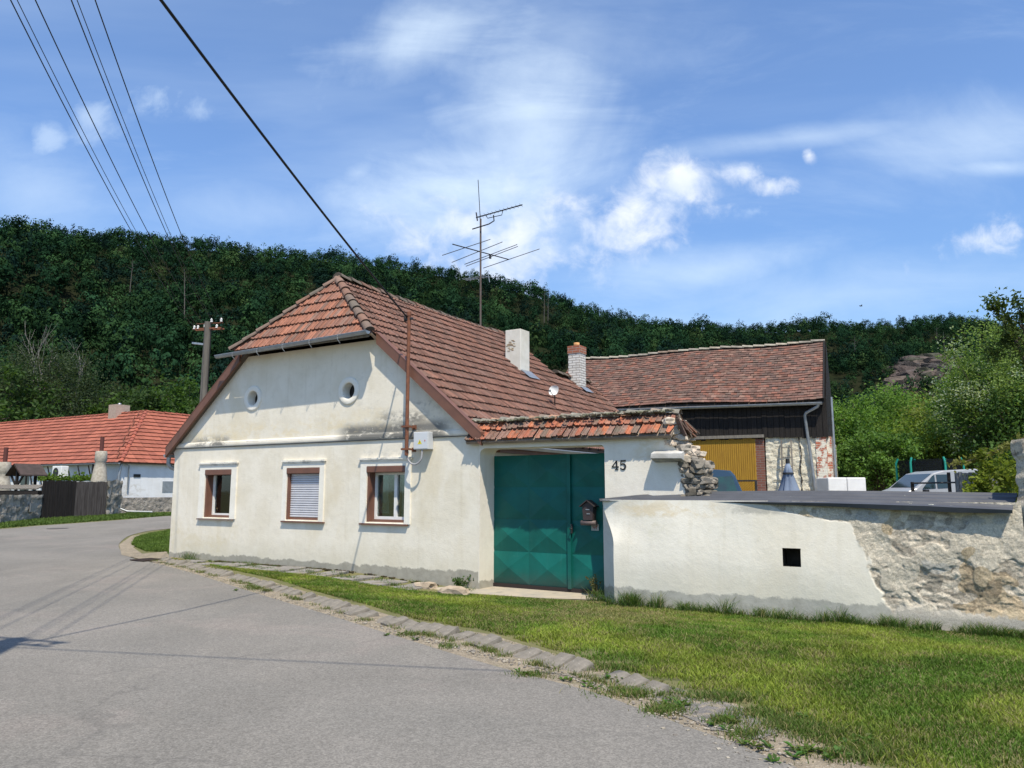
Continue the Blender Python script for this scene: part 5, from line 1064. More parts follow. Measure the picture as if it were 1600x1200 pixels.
MB().box(.75, 1.15, -.03, -.002, 1.95, 2.12).build('number_plate', M_black, nb)
w_ = MB().box(-.03, .0, 8.8, 9.9, 1.0, 2.35); wo_ = w_.build('window', M_white, nb); MB().box(-.045, -.031, 8.9, 9.8, 1.08, 2.27).build('pane', M_cg, wo_)
tag(nb.children[0], None)
m = MB()
for yy_ in np.arange(2.2, 9, 1.0): m.beam((-.1, yy_, 1.2), (-.35, yy_ + .25, WZ - .25), .06, .06)
for yy_ in (2.0, 8.6): m.beam((-.35, yy_, .0), (-.35, yy_, WZ - .2), .08, .08)
m.build('pergola_posts', M_wood_dark, nb)
p = atY(94, 739, 42.0); ac = thing('heat_pump', 'white outdoor air-conditioning unit above the dark gate', 'air conditioner', (p.x, p.y, p.z - .3), NA)
MB().box(-.2, .2, -.45, .45, -.05, .68).build('casing', M_white, ac, bevel=.03); MB().tube([(-.215, .08, .32), (-.2, .08, .32)], .26, 20).build('fan_grille', M_darkm, ac); MB().box(-.1, .1, -.05, .05, -2.2, -.05).build('stand', M_darkm, ac)
# flared oven chimneys
for (px, lb, tpx) in [(155, 'flared stone oven chimney with rusty flue pipe just right of the dark gate', 159), (5, 'stone oven chimney with rusty flue pipe at the left edge beside the well roof', 6)]:
    p = atY(px, 752, 40.3 if px > 100 else 38.5); t0 = atY(px, 705 if px > 100 else 722, p.y).z; zb = G(p.x, p.y); oc = thing('oven_chimney', lb, 'chimney', (p.x, p.y, zb), NA)
    H_ = t0 - zb; prof = [(0, .62), (H_ - 1.5, .56), (H_ - .9, .42), (H_ - .56, .36), (H_ - .5, .42), (H_ - .06, .40), (H_, .36)]
    m = MB().tube([(0, 0, z) for z, r in prof], [r * .72 for z, r in prof], 14, (.45, .41, .34)); 
    m.v = [(x * (1 + .08 * noise.noise(Vector((x * 4, y * 4, z * 3)))), y * (1 + .08 * noise.noise(Vector((x * 4, y * 4, z * 3 + 5)))), z) for x, y, z in m.v]; m.build('stack', M_stone, oc, clean=False)
    MB().tube([(0, 0, H_ - .05), (0, 0, H_ + .74)], .10, 12).build('flue_pipe', mat('rust_flue', (.10, .035, .03)), oc, clean=False)
# well
p = atY(40, 760, 36.0); zb = G(p.x, p.y); wl = thing('garden_well', 'small timber well roof with pale shingle strip behind the rubble wall', 'well', (p.x, p.y, zb), radians(62))
zt_ = atY(40, 728, 36).z - zb
for s in (-1, 1): MB().beam((s * .42, 0, 0), (s * .42, 0, zt_ - .1), .1, .1).build('post', M_wood_dark, wl)
m = MB(); m.add([(-.62, -.62, zt_ - .42), (.62, -.62, zt_ - .42), (.62, 0, zt_ + .1), (-.62, 0, zt_ + .1), (-.62, .62, zt_ - .42), (.62, .62, zt_ - .42), (-.62, -.62, zt_ - .48), (.62, -.62, zt_ - .48), (.62, 0, zt_ + .03), (-.62, 0, zt_ + .03), (-.62, .62, zt_ - .48), (.62, .62, zt_ - .48)], [(0, 1, 2, 3), (3, 2, 5, 4), (6, 9, 8, 7), (9, 10, 11, 8), (0, 6, 7, 1), (4, 5, 11, 10)]); m.build('roof', mat('brown_shingle', (.07, .05, .045), (.045, .035, .03), 5), wl)
MB().beam((-.42, .0, zt_ - 1.0), (-.42, .5, zt_ - .45), .07, .07).beam((-.42, 0, zt_ - 1.0), (-.42, -.5, zt_ - .45), .07, .07).build('brace', M_wood_dark, wl)
MB().tube([(0, 0, 0), (0, 0, .9)], .6, 16, (.35, .32, .28)).build('well_ring', M_stone, wl)
p = atY(30, 757, 35.2); cs = thing('log_canopy', 'low canopy of pale weathered slats on top of the rubble wall at far left', 'canopy', (p.x, p.y, p.z - .15), radians(5)); m = MB()
for k in range(14): m.beam((-1.05 + k * .15, -.35, -.06), (-1.0 + k * .15, .3, .12), .13, .05)
m.build('slats', M_wood_grey, cs); MB().box(-1.0, 1.0, -.3, .2, -.75, -.12).build('dark_box', M_wood_dark, cs)
# front rubble wall, gate, pillar
M_rub = mat('courtyard_rubble', (1, 1, 1), (.72, .70, .66), 6, .95, 1.0, 12, tint=True, bdist=.05)
def rub_wall(name, label, p, q, h, th=.45, cat='wall'):
    p = Vector(p); q = Vector(q); L = (q - p).length; t_ = thing(name, label, cat, (p.x, p.y, min(p.z, q.z) - .1), atan2(q.y - p.y, q.x - p.x)); m = MB(); st = .13
    nx_ = int(L / st) + 1; nz_ = int((h + .1) / st) + 2
    vs = []
    for j in range(nz_):
        for i in range(nx_):
            x = L * i / (nx_ - 1); z = (h + .1) * j / (nz_ - 1); cc = noise.voronoi(Vector((x * 3.4, z * 5, 2)))[0]
            vs.append((x, -.10 * min((cc[1] - cc[0]) * 2.5, 1) + .04 * noise.noise(Vector((x * 5, z * 5, 7))), z + (.07 * noise.noise(Vector((x * 2, 0, 9))) if j == nz_ - 1 else 0)))
    for j in range(nz_ - 1):
        for i in range(nx_ - 1):
            b_ = noise.cell(Vector((i * .45 + .3, j * .6, 3))); cc = (.34 + .16 * b_, .31 + .14 * b_, .26 + .12 * b_); m.add([vs[j * nx_ + i], vs[j * nx_ + i + 1], vs[(j + 1) * nx_ + i + 1], vs[(j + 1) * nx_ + i]], [(0, 1, 2, 3)], cc, True)
    m.box(0, L, .03, th, 0, h + .06, (.34, .32, .28)); m.build('stonework', M_rub, t_); return t_
g0 = gp(62, 812); g1 = gp(163, 806.5); gl_ = gp(0, 819); gdir = (g0 - gl_).normalized(); lft = g0 - gdir * 8
hW = atY(30, 768, g0.y - 2).z - g0.z
rw = rub_wall('courtyard_wall', 'rubble stone courtyard wall at the far left beside the dark gate', lft, g0, hW)
lp_ = (gp(16, 814) - lft); MB().box(0, .38, -.14, -.10, .62, 1.0).build('metal_hatch', M_zinc, rw).location = (8 - (g0 - gp(16, 814)).length, 0, 0)
rub_wall('stone_pillar', 'rubble stone gate pillar between the dark gate and the white house corner', g1 + Vector((.03, .03, 0)), gp(187, 804.5), atY(175, 750, g1.y + .3).z - g1.z, .6, 'pillar')
wg = thing('wooden_gate', 'tall blackened double board gate across the street', 'gate', (g0.x, g0.y, g0.z), atan2(g1.y - g0.y, g1.x - g0.x)); Lg = (g1 - g0).length; hg = atY(110, 752.5, (g0.y + g1.y) / 2).z - g0.z
for s in range(2):
    m = MB(); x = s * Lg / 2 + .01
    while x < (s + 1) * Lg / 2 - .08: m.box(x, x + .12, -.02 + random.uniform(-.006, .006), .02, .05, hg + random.uniform(-.02, .02) + (.03 if s == 0 else 0)); x += .135
    m.box(s * Lg / 2 + .02, (s + 1) * Lg / 2 - .02, .02, .06, .4, .55); m.box(s * Lg / 2 + .02, (s + 1) * Lg / 2 - .02, .02, .06, hg - .5, hg - .35)
    o = m.build('gate_leaf', M_wood_dark if s == 0 else mat('faded_tarred_wood', (.04, .033, .031), (.10, .088, .08), 3, .85, .5, 30, stretch=(8, 8, .5)), wg)
# ============================================================ POLES AND WIRES
def catenary(p, q, sag, n=24):
    p = Vector(p); q = Vector(q); return [p.lerp(q, t) - Vector((0, 0, sag * 4 * t * (1 - t))) for t in [i / n for i in range(n + 1)]]
def utility_pole(label, x, y, top, rz):
    zb = G(x, y); t = thing('utility_pole', label, 'utility pole', (x, y, zb), rz, None); H_ = top - zb
    MB().tube([(0, 0, -.2), (0, 0, H_ * .5), (0, 0, H_)], [.17, .15, .125], 16).build('pole', mat('weathered_pole', (.15, .135, .115), (.10, .09, .08), 3, .95, .6, 20, stretch=(6, 6, .5)), t, clean=False)
    a = MB().box(-.62, .62, -.06, -.02, H_ - .30, H_ - .24).box(-.62, .62, .14, .18, H_ - .30, H_ - .24).box(-.03, .03, -.06, .18, H_ - .34, H_ - .20).tube([(-.55, .06, H_ - .05), (.62, .06, H_ - .05)], .018, 6); ca_ = a.build('crossarm', M_rust, t)
    M_por = mat('white_porcelain', (.75, .74, .70), None, 5, .3, 0)
    att = []
    for (dx, dz) in [(-.56, -.27), (-.40, -.27), (-.1, -.22), (.18, -.02), (.42, -.27), (.60, -.02)]:
        MB().tube([(dx, -.04, H_ + dz), (dx, -.04, H_ + dz + .05), (dx, -.04, H_ + dz + .09), (dx, -.04, H_ + dz + .14)], [.05, .032, .05, .02], 10).build('insulator', M_por, t, clean=False); att.append((dx, -.04, H_ + dz + .08))
    MB().beam((-.05, 0, H_ - 0.9), (-.62, .0, H_ - .82), .10, .07).build('lamp_arm', M_zinc, t)
    MB().tube([(.17, -.02, H_ - .35), (.16, -.02, H_ * .5), (.17, -.02, .2)], .018, 5).build('cable_pipe', M_wire, t, clean=False)
    m = Matrix.Translation((x, y, zb)) @ Matrix.Rotation(rz, 4, 'Z'); return t, [m @ Vector(a_) for a_ in att]
pt_ = atY(325, 503, 29.0)
_, A1 = utility_pole('grey concrete power pole with white insulators standing behind the farmhouse', pt_.x, pt_.y, pt_.z, radians(-12))
# wire targets read off the sky
tops = [(13, 0), (21, 0), (47, 0), (108, 0), (116, 0), (143, 0)]
A2 = []
for (px, py) in tops: q = atY(px, py, 8.9 - .15); A2.append(q)
_, B2 = utility_pole('concrete power pole just outside the left edge, seen by its shadow on the road', -4.15, 3.9, 8.1, radians(-18))
for i, (a_, m_) in enumerate(zip(A1, A2)):
    d = (m_ - a_); t_end = (a_.y - 4.0) / (a_.y - m_.y); end = a_ + d * t_end
    mid = a_.lerp(end, 1 / t_end); 
    sag = .55; ts = 1 / t_end; corr = sag * 4 * ts * (1 - ts); end.z += corr / ts
    end2 = B2[i]; end = end2.lerp(end, .75) if True else end
    o = MB().tube(catenary(a_, end, sag, 40), .0085 if i not in (1, 4) else .006, 5).build('power_wire', M_wire, None, clean=False)
    tag(o, ['leftmost thin power wire running down to the concrete pole', 'faint second power wire close beside the leftmost one', 'third power wire from the left, alone in the left trio', 'fourth power wire from the left, first of the right trio', 'faint fifth power wire close beside the fourth', 'rightmost thin power wire, right of the two close ones'][i], 'power wire')
cabtop = hw(-1.53, -.26, 2.25 + 2.68)
q1 = Vector((-3.45, 6.83, 6.37)); pth = []
qend = Vector((-4.15, 3.9, 7.15))
pth = catenary(cabtop, q1 + Vector((0, 0, 0)), .06, 24) + [q1.lerp(qend, t) for t in (.5, 1)]
o = MB().tube(pth, .017, 7).build('service_cable', M_wire, None, clean=False); tag(o, 'thick black service cable swooping from the sky to the house mast', 'cable')
o = MB().tube(catenary(Vector((-4.1, 3.9, 7.4)), Vector((14, 1.2, 6.6)), .35, 24), .012, 5).build('overhead_cable', M_wire, None, clean=False); tag(o, 'overhead cable out of view whose thin shadow crosses the road in front', 'cable')
# little bird high above the far ridge
b_ = MB(); b_.rock((0, 0, 0), .12, (2.0, .8, .7), (.03, .03, .03), sub=1); b_.add([(-.02, 0, .03), (.12, 0, .03), (.02, .5, .12), (-.08, .45, .10)], [(0, 1, 2, 3)], (.03, .03, .03)); b_.add([(-.02, 0, .03), (.12, 0, .03), (.02, -.5, .12), (-.08, -.45, .10)], [(0, 1, 2, 3)], (.03, .03, .03))
o = b_.build('bird', M_stone, None, clean=False); o.location = atY(1345, 478, 110); tag(o, 'tiny dark bird gliding above the wooded ridge on the right', 'bird')
# ============================================================ HILL
sil = [(-500, 300), (-300, 315), (-100, 330), (0, 346), (60, 350), (100, 354), (180, 360), (250, 367), (330, 371), (400, 380), (480, 386), (540, 393), (620, 402), (700, 416), (760, 428), (800, 438), (850, 452), (900, 470), (950, 482), (1000, 493), (1060, 502), (1120, 507), (1200, 508), (1290, 506), (1350, 505), (1400, 503), (1440, 497), (1490, 494), (1530, 497), (1570, 508), (1620, 522), (1800, 540), (2100, 560)]
st_, sr_ = [], []
for px, py in sil:
    r = ray(px, py); st_.append(r.x / r.y); sr_.append(r.z / r.y)
def ridgeY(t): return np.interp(t, [-1.1, -.68, -.3, 0, .3, .68, 1.1], [215, 235, 290, 335, 380, 400, 420])
def footY(t): return np.interp(t, [-1.1, -.68, -.3, 0, .3, .68, 1.1], [75, 82, 95, 115, 150, 170, 170])
nvec = [noise.noise(Vector((i * .37, 1, 5))) for i in range(10)]
def hillz(t, s):
    """height at tangent t, 0..1 up the slope"""
    Rr = float(ridgeY(t)); F_ = float(footY(t)); Y = F_ + (Rr - F_) * s; top = 1.6 + float(np.interp(t, st_, sr_)) * Rr - float(np.interp(t, [-.7, 0, .7], [5.6, 5.0, 3.2]))
    base = 1.2; h = base + (top - base) * (s ** .92 if s < 1 else 1 - (s - 1) * .35)
    q = Vector((t * Y * .018, Y * .014, 0)); w_ = max(0, min(1, s * 3)) * max(0, min(1, (1 - s) * 3))
    h += w_ * (11 * noise.noise(q + Vector((3, 1, 0))) + 5 * noise.noise(q * 2.7)) 
    return t * Y, Y, h
ts = np.linspace(-1.1, 1.1, 120); ss = np.linspace(0, 1.5, 40); P = [hillz(t, s) for s in ss for t in ts]; I = np.arange(len(P)).reshape(40, 120)
F = np.stack([I[:-1, :-1], I[:-1, 1:], I[1:, 1:], I[1:, :-1]], -1).reshape(-1, 4)
tag(npmesh('hill', P, F, mat('forest_floor', (.012, .018, .009), (.02, .022, .012), .1, 1, .5, 2, spec=0)), kind='structure')
# crown templates
def crown(nleaf, size, squash=1.0, clumps=14, seed=0):
    r0 = np.random.default_rng(seed); c = r0.normal(size=(clumps, 3)); c /= np.linalg.norm(c, axis=1)[:, None]; c *= r0.uniform(.35, .8, (clumps, 1)); c[:, 2] = c[:, 2] * .8 * squash + .1; rad = r0.uniform(.15, .32, clumps)
    k = r0.integers(0, clumps, nleaf); d = r0.normal(size=(nleaf, 3)); d /= np.linalg.norm(d, axis=1)[:, None]; d[:, 2] = np.where(r0.random(nleaf) < .75, np.abs(d[:, 2]), d[:, 2])
    C = c[k] + d * (rad[k] * r0.uniform(.75, 1.05, nleaf))[:, None]
    a = d * .8 + C / np.linalg.norm(C, axis=1)[:, None] * .9 + r0.normal(size=(nleaf, 3)) * .38; a /= np.linalg.norm(a, axis=1)[:, None]                 # leaf normal roughly outward
    b = r0.normal(size=(nleaf, 3)); b -= (b * a).sum(1)[:, None] * a; b /= np.linalg.norm(b, axis=1)[:, None]; e = np.cross(a, b)
    s = (size * r0.uniform(.6, 1.4, nleaf))[:, None]
    Pq = np.stack([C - b * s, C - e * s * .7, C + b * s, C + e * s * .7], 1)
    tn = (.85 + .3 * r0.random(clumps))[k] * r0.uniform(.8, 1.2, nleaf)
    return Pq, tn
fr = np.random.default_rng(11); temps = [crown(560, .066, sq, 26, i) for i, sq in enumerate([1, 1.15, .9, 1.3, 1.0, .85, 1.2])]
quads, tints = [], []
tx, ty = [], []
pos = []
for _ in range(34000):
    t = fr.uniform(-.86, .82); s = sqrt(fr.uniform(0, 1.12)) if fr.random() < .9 else fr.uniform(.93, 1.08)
    Rr = float(ridgeY(t)); F_ = float(footY(t)); Y = F_ + (Rr - F_) * s
    if fr.random() > Y / 260: continue
    pos.append((t, s))
rock_c = (ray(1450, 590).x / ray(1450, 590).y)
cellh = {}
kept = []
for t, s in pos:
    x, y, z = hillz(t, s); key = (int(x / 4.5 + 1000.3) , int(y / 4.5))
    if key in cellh: continue
    cellh[key] = 1
    if abs(t - rock_c) < .055 and .26 < s < .26 + .20 * (1 - ((t - rock_c) / .055) ** 2): continue
    kept.append((x, y, z, s, t))
for i, (x, y, z, s, t) in enumerate(kept):
    Pq, tn = temps[fr.integers(0, 7)]; R = fr.choice([2.1, 2.6, 3.1, 3.7]) * fr.uniform(.88, 1.12) * (1.0 if s < .88 else .75); hgt = fr.uniform(1.15, 1.6)
    a = fr.uniform(0, 6.28); c_, s_ = cos(a), sin(a); M3 = np.array([[c_, -s_, 0], [s_, c_, 0], [0, 0, hgt]]) * R
    if s > .93 and fr.random() < .1: M3[2] *= 1.15
    lod = 1.0 if y < 180 else (.75 if y < 260 else .6)
    m_ = int(560 * lod); sel = fr.permutation(560)[:m_]
    Q = Pq[sel] @ M3.T + np.array([x, y, z + R * 1.05 + (fr.uniform(-1.0, 1.6) if s < .88 else fr.uniform(-.6, .3))]); quads.append(Q)
    kind = fr.random(); base = np.array((.013, .034, .016)) if kind < .5 else (np.array((.022, .048, .018)) if kind < .8 else np.array((.009, .022, .016)))
    if fr.random() < .06: base = np.array((.036, .062, .022))
    patch = 1 + .35 * noise.noise(Vector((x * .02, y * .02, 3)))
    tints.append((tn[sel] * patch * fr.uniform(.6, 1.6))[:, None] * base)
Q = np.concatenate(quads).reshape(-1, 3); npmesh_o = npmesh('forest', Q, np.arange(len(Q)).reshape(-1, 4), M_forest, np.concatenate(tints)); tag(npmesh_o, kind='stuff')
print('forest trees', len(kept), 'quads', len(Q) // 4)
# pale dead trunks in the wood
m = MB()
for (px, py) in [(203, 448), (290, 474), (850, 485), (856, 487), (1335, 550), (1463, 535), (1475, 552)]:
    r = ray(px, py); t = r.x / r.y; el = r.z / r.y; best = min(np.linspace(.05, 1, 60), key=lambda s: abs((hillz(t, s)[2] + 6 - EYE) / hillz(t, s)[1] - el)); x, y, z = hillz(t, best); y -= 4; x = t * y
    lean = random.uniform(-1, 1); m.tube([(x, y, z), (x + lean * .4, y, z + 6), (x + lean, y, z + 12)], [.13, .09, .03], 5, (.12, .11, .10))
    for b_ in range(6): zz_ = z + random.uniform(5, 11); m.tube([(x + lean * .5, y, zz_), (x + lean * .5 + random.uniform(-2, 2), y + random.uniform(-1, 1), zz_ + random.uniform(.3, 1.6))], [.04, .02], 3, (.11, .10, .09))
tag(m.build('dead_trunks', M_stone, None, clean=False), kind='stuff')
# rock outcrop
rk = MB()
for k in range(150):
    t = rock_c + random.uniform(-.055, .055); s = .27 + random.uniform(.0, .17) * max(.1, 1 - ((t - rock_c) / .055) ** 2); x, y, z = hillz(t, s)
    rk.rock((x, y, z), random.uniform(2.2, 4.8), (1.2, 1, .8), random.choice([(.11, .085, .075), (.075, .065, .06), (.14, .11, .09), (.07, .07, .05)]), sub=3, rot=random.uniform(0, 3))
tag(rk.build('rock_outcrop', mat('dark_rock', (1, 1, 1), (.5, .5, .5), .4, .95, 1.0, .8, tint=True, bdist=1.0), None, clean=False), kind='structure')
# ============================================================ TREES
def leaf_mesh(name, nleaf, size, clumps, seed, base, ext=(1, 1, 1), var=.25, outer=(.8, 1.25), droop=0):
    r0 = np.random.default_rng(seed); k_ = clumps
    c = r0.normal(size=(k_, 3)); c /= np.linalg.norm(c, axis=1)[:, None]; c *= (r0.uniform(.25, .92, (k_, 1))) ** .7; rad = r0.uniform(.10, .24, k_)
    k = r0.integers(0, k_, nleaf); d = r0.normal(size=(nleaf, 3)) * .62; C = c[k] + d * rad[k][:, None]; C = C * np.array(ext)
    if droop: C[:, 2] -= droop * r0.random(nleaf) ** 2 * np.linalg.norm(C[:, :2], axis=1)
    a = r0.normal(size=(nleaf, 3)); a[:, 2] += .9; a /= np.linalg.norm(a, axis=1)[:, None]; b = r0.normal(size=(nleaf, 3)); b -= (b * a).sum(1)[:, None] * a; b /= np.linalg.norm(b, axis=1)[:, None]; e = np.cross(a, b)
    s = (size * r0.uniform(.6, 1.4, nleaf))[:, None]; Pq = np.stack([C - b * s, C - e * s * .55, C + b * s, C + e * s * .55], 1).reshape(-1, 3)
    tn = (np.array(base) * (1 - var + 2 * var * r0.random((k_, 1))))[k] * r0.uniform(outer[0], outer[1], (nleaf, 1))
    return Pq, tn, c * np.array(ext)
def tree(name, label, x, y, h, R, seed, base, nleaf=9000, size=.12, ext=None, trunk=.14, cat='tree', group=None, bare=False, clumps=70, z0=None, accents=None, low=.3, droop=0):
    zb = G(x, y) if z0 is None else z0; t = thing(name, label, cat, (x, y, zb), seed * 1.3, group); ch = h * (1 - low); cz = h - ch / 2
    e = (R, R, ch / 2); P, tn, cc = leaf_mesh('crown', nleaf, size, clumps, seed, base, e, droop=droop); P[:, 2] += cz
    if accents is not None:
        n_ = len(tn); r0 = np.random.default_rng(seed + 99); top = P.reshape(-1, 4, 3).mean(1); w = (noise_arr(top * .9, seed) > .22) & (r0.random(n_) < .6); tn[w] = np.array(accents)
    o = npmesh('crown', P, np.arange(len(P)).reshape(-1, 4), M_leaf, tn, t)
    m = MB(); rr = random.Random(seed); top = Vector((rr.uniform(-.3, .3), rr.uniform(-.3, .3), cz)); m.tube([(0, 0, -.1), (rr.uniform(-.1, .1), rr.uniform(-.1, .1), h * low * .7), top], [trunk, trunk * .75, trunk * .4], 9)
    for q in cc[::3]:
        q = Vector(q) + Vector((0, 0, cz)); s_ = Vector((0, 0, h * low * .8)).lerp(top, rr.random()); mid = s_.lerp(q, .5) + Vector((0, 0, .12 * R)); m.tube([s_, mid, q], [trunk * .38, trunk * .22, trunk * .07], 5)
    m.build('trunk', M_trunk, t, clean=False); return t
def noise_arr(P, seed): return np.array([noise.noise(Vector((a + seed, b, c))) for a, b, c in P])
def tpos(px, Y): r = ray(px, 700); return r.x / r.y * Y
GR = (.085, .145, .030); YG = (.12, .165, .032); DG = (.05, .09, .025); OL = (.115, .13, .035)
spec = [  # px, Y, top_py, R, colour, label
    (1330, 33, 612, 2.3, GR, 'broad green fruit tree right beside the barn corner'), (1395, 36, 606, 2.5, GR, 'rounded green fruit tree in front of the rock outcrop'),
    (1455, 37, 622, 2.4, OL, 'olive-tinged fruit tree behind the trampoline'), (1365, 29, 668, 1.9, (.07, .125, .03), 'low leafy fruit tree behind the white block stack'),
    (1430, 30, 655, 2.0, YG, 'yellow-green fruit tree left of the trampoline posts'), (1500, 31, 622, 2.4, OL, 'olive fruit tree directly above the white van'),
    (1545, 29, 560, 2.2, GR, 'tall leafy tree below the silvery crown at right'), (1600, 26, 600, 2.4, DG, 'dark leafy tree at the right edge behind the pier'),
    (1310, 44, 640, 2.4, DG, 'dark tree just past the barn gable'), (1660, 30, 560, 3.0, GR, 'green tree just outside the right edge')]
for i, (px, Y, ty_, R, c, lb) in enumerate(spec):
    h = atY(px, ty_, Y).z; tree('fruit_tree', lb, tpos(px, Y), Y, h, R, 20 + i, tuple(q_ * 1.6 for q_ in c), 15000, .062, cat='tree', group='orchard trees behind the yard', low=.3, clumps=100)
h = atY(1560, 505, 27).z; tree('silver_poplar', 'tall tree with silvery-white leaf undersides at the right edge', tpos(1575, 27), 27, h, 2.4, 51, (.17, .24, .07), 26000, .05, accents=(.42, .47, .36), low=.25, clumps=130)
h = atY(1590, 432, 17).z; tree('walnut_tree', 'tall open-crowned tree top against the sky at the upper right corner', tpos(1618, 17) + .1, 17, h, .95, 61, (.06, .09, .025), 5200, .045, low=.62, clumps=40, trunk=.09)
h = atY(1555, 692, 16).z; tree('bush', 'bright yellow-green bush next to the pier behind the capping', tpos(1560, 16), 16.2, h, .62, 71, (.16, .20, .03), 5000, .05, low=.1, clumps=60, cat='bush', trunk=.05)
# leaning branch with pale leaves
bt = thing('climbing_shrub', 'arching shoot of yellowish leaves reaching left from the bush', 'shrub', (tpos(1600, 16.5), 16.5, 0)); o0 = Vector(bt.location)
pts = [atY(px, py, 16.5) - o0 for px, py in ((1625, 670), (1590, 690), (1555, 705), (1520, 718), (1485, 727))]
MB().tube([Vector((0, 0, 0)), Vector((.3, 0, 1.6))] + pts, [.05, .045, .03, .025, .02, .015, .006], 6).build('stem', M_trunk, bt, clean=False)
C = []
for a_, b_ in zip(pts[:-1], pts[1:]):
    for k in range(110): C.append(a_.lerp(b_, random.random()) + Vector((random.gauss(0, .04), random.gauss(0, .1), random.gauss(0, .05))))
P, F = leaf_quads(np.array(C), .045); npmesh('leaves', P, F, M_leaf, np.array([(.20, .20, .06)]) * rng.uniform(.6, 1.3, (len(C), 1)), bt)
# left side: trees at the foot of the hill
def birch(label, px, Y, top, R, seed):
    h = atY(px, top, Y).z; x = tpos(px, Y); t = tree('birch_tree', label, x, Y, h * .92, R, seed, (.052, .075, .038), 22000, .10, low=.1, clumps=110, droop=.35, trunk=.2, z0=.6)
    m = MB(); rr = random.Random(seed)
    def br(p, d, L, r, dep):
        q = p + d * L * .5 + Vector((rr.gauss(0, .06 * L), 0, rr.gauss(0, .05 * L))); e = p + d * L; m.tube([p, q, e], [r, r * .75, r * .5], 5, (.22, .21, .185))
        if dep: 
            for k in range(3): dd = (d + Vector((rr.gauss(0, .42), rr.gauss(0, .4), rr.uniform(.2, .6)))).normalized(); br(e.lerp(p, rr.uniform(0, .45)), dd, L * rr.uniform(.5, .75), r * .5, dep - 1)
    for k in range(3): br(Vector((0, 0, h * .55)), Vector((rr.uniform(-.5, .5), rr.uniform(-.3, .1) - .1, 1)).normalized(), h * .24, .06, 2)
    m.build('bare_branches', M_stone, t, clean=False)
birch('grey-green weeping birch with bare whitish top branches behind the red roof', 55, 66, 512, 6.2, 81)
birch('second weeping birch with pale dead twigs close behind the chimney', 112, 70, 540, 4.6, 82)
for i, (px, Y, ty_, R, c, lb) in enumerate([(200, 76, 600, 5, DG, 'dark rounded tree at the hill foot behind the brick chimney'), (255, 70, 588, 5, (.045, .08, .025), 'green rounded tree behind the hip of the red roof'), (300, 66, 596, 4, (.06, .11, .025), 'green tree beside the concrete pole above the red roof'), (-30, 60, 560, 6, DG, 'dark tree at the left edge behind the red roof'), (160, 68, 622, 3.4, (.065, .115, .025), 'low green tree left of the brick chimney'), (340, 62, 640, 4, DG, 'dark tree seen between the pole and the farmhouse verge')]):
    h = atY(px, ty_, Y).z - .7; tree('deciduous_tree', lb, tpos(px, Y), Y, h, R, 90 + i, c, 9000, .17, low=.15, clumps=90, z0=.7)
# courtyard creeper
C = []
for (px, w_) in ((128, 14), (90, 20), (70, 8)):
    for k in range(260):
        p = atY(px + random.uniform(-w_, w_), 750 - abs(random.gauss(0, 5)) * (1.2 - abs(random.uniform(-1, 1))), 40.2); C.append((p.x, p.y + random.uniform(-.2, .2), p.z))
P, F = leaf_quads(np.array(C), .09); o = npmesh('vine', P, F, M_leaf, np.array([(.13, .21, .035)]) * rng.uniform(.6, 1.2, (len(C), 1))); tag(o, 'bright green vine leaves peeping over the dark gate', 'vine')
# ============================================================ GRASS
def inpoly(X, Y, poly):
    ins = np.zeros(len(X), bool); n = len(poly)
    for i in range(n):
        x1, y1 = poly[i]; x2, y2 = poly[(i + 1) % n]; c = ((y1 > Y) != (y2 > Y)) & (X < (x2 - x1) * (Y - y1) / (y2 - y1 + 1e-12) + x1); ins ^= c
    return ins
def vnoise(X, Y, sc, seed=0): return np.array([noise.noise(Vector((a * sc, b * sc, seed))) for a, b in zip(X, Y)])
def blades(name, X, Y, h, w, base, kind='stuff', label=None, lean=.5, var=.3, parent=None):
    n = len(X); Z = g(X, Y); a = rng.uniform(0, 6.283, n); ln = rng.normal(0, lean, (n, 2)) * h[:, None]; dx = np.cos(a) * w / 2; dy = np.sin(a) * w / 2
    b0 = np.stack([X - dx, Y - dy, Z], 1); b1 = np.stack([X + dx, Y + dy, Z], 1); hm = h * .55
    m0 = np.stack([X - dx * .8 + ln[:, 0] * .3, Y - dy * .8 + ln[:, 1] * .3, Z + hm], 1); m1 = np.stack([X + dx * .8 + ln[:, 0] * .3, Y + dy * .8 + ln[:, 1] * .3, Z + hm], 1)
    tp0 = np.stack([X + ln[:, 0] - dx * .15, Y + ln[:, 1], Z + h * .95], 1); tp1 = np.stack([X + ln[:, 0] + dx * .15, Y + ln[:, 1], Z + h * .95], 1)
    P = np.stack([b0, b1, m1, m0, tp1, tp0], 1).reshape(-1, 3); k = np.arange(n)[:, None] * 6; F = np.concatenate([k + np.array([0, 1, 2, 3]), k + np.array([3, 2, 4, 5])], 0)
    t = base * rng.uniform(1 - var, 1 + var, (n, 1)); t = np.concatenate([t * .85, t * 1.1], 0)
    o = npmesh(name, P, F, M_grass, t, parent); tag(o, kind=kind); return o
def scatter(poly, dens):
    x0, x1 = min(p[0] for p in poly), max(p[0] for p in poly); y0, y1 = min(p[1] for p in poly), max(p[1] for p in poly); n = int((x1 - x0) * (y1 - y0) * dens)
    X = rng.uniform(x0, x1, n); Y = rng.uniform(y0, y1, n); k = inpoly(X, Y, poly); return X[k], Y[k]
wl_ = lambda x, y: (W0 + we * x + wm * y)[:2]
fp = lambda x, y: frame_pt(HB, hd, hn, x, y)[:2]
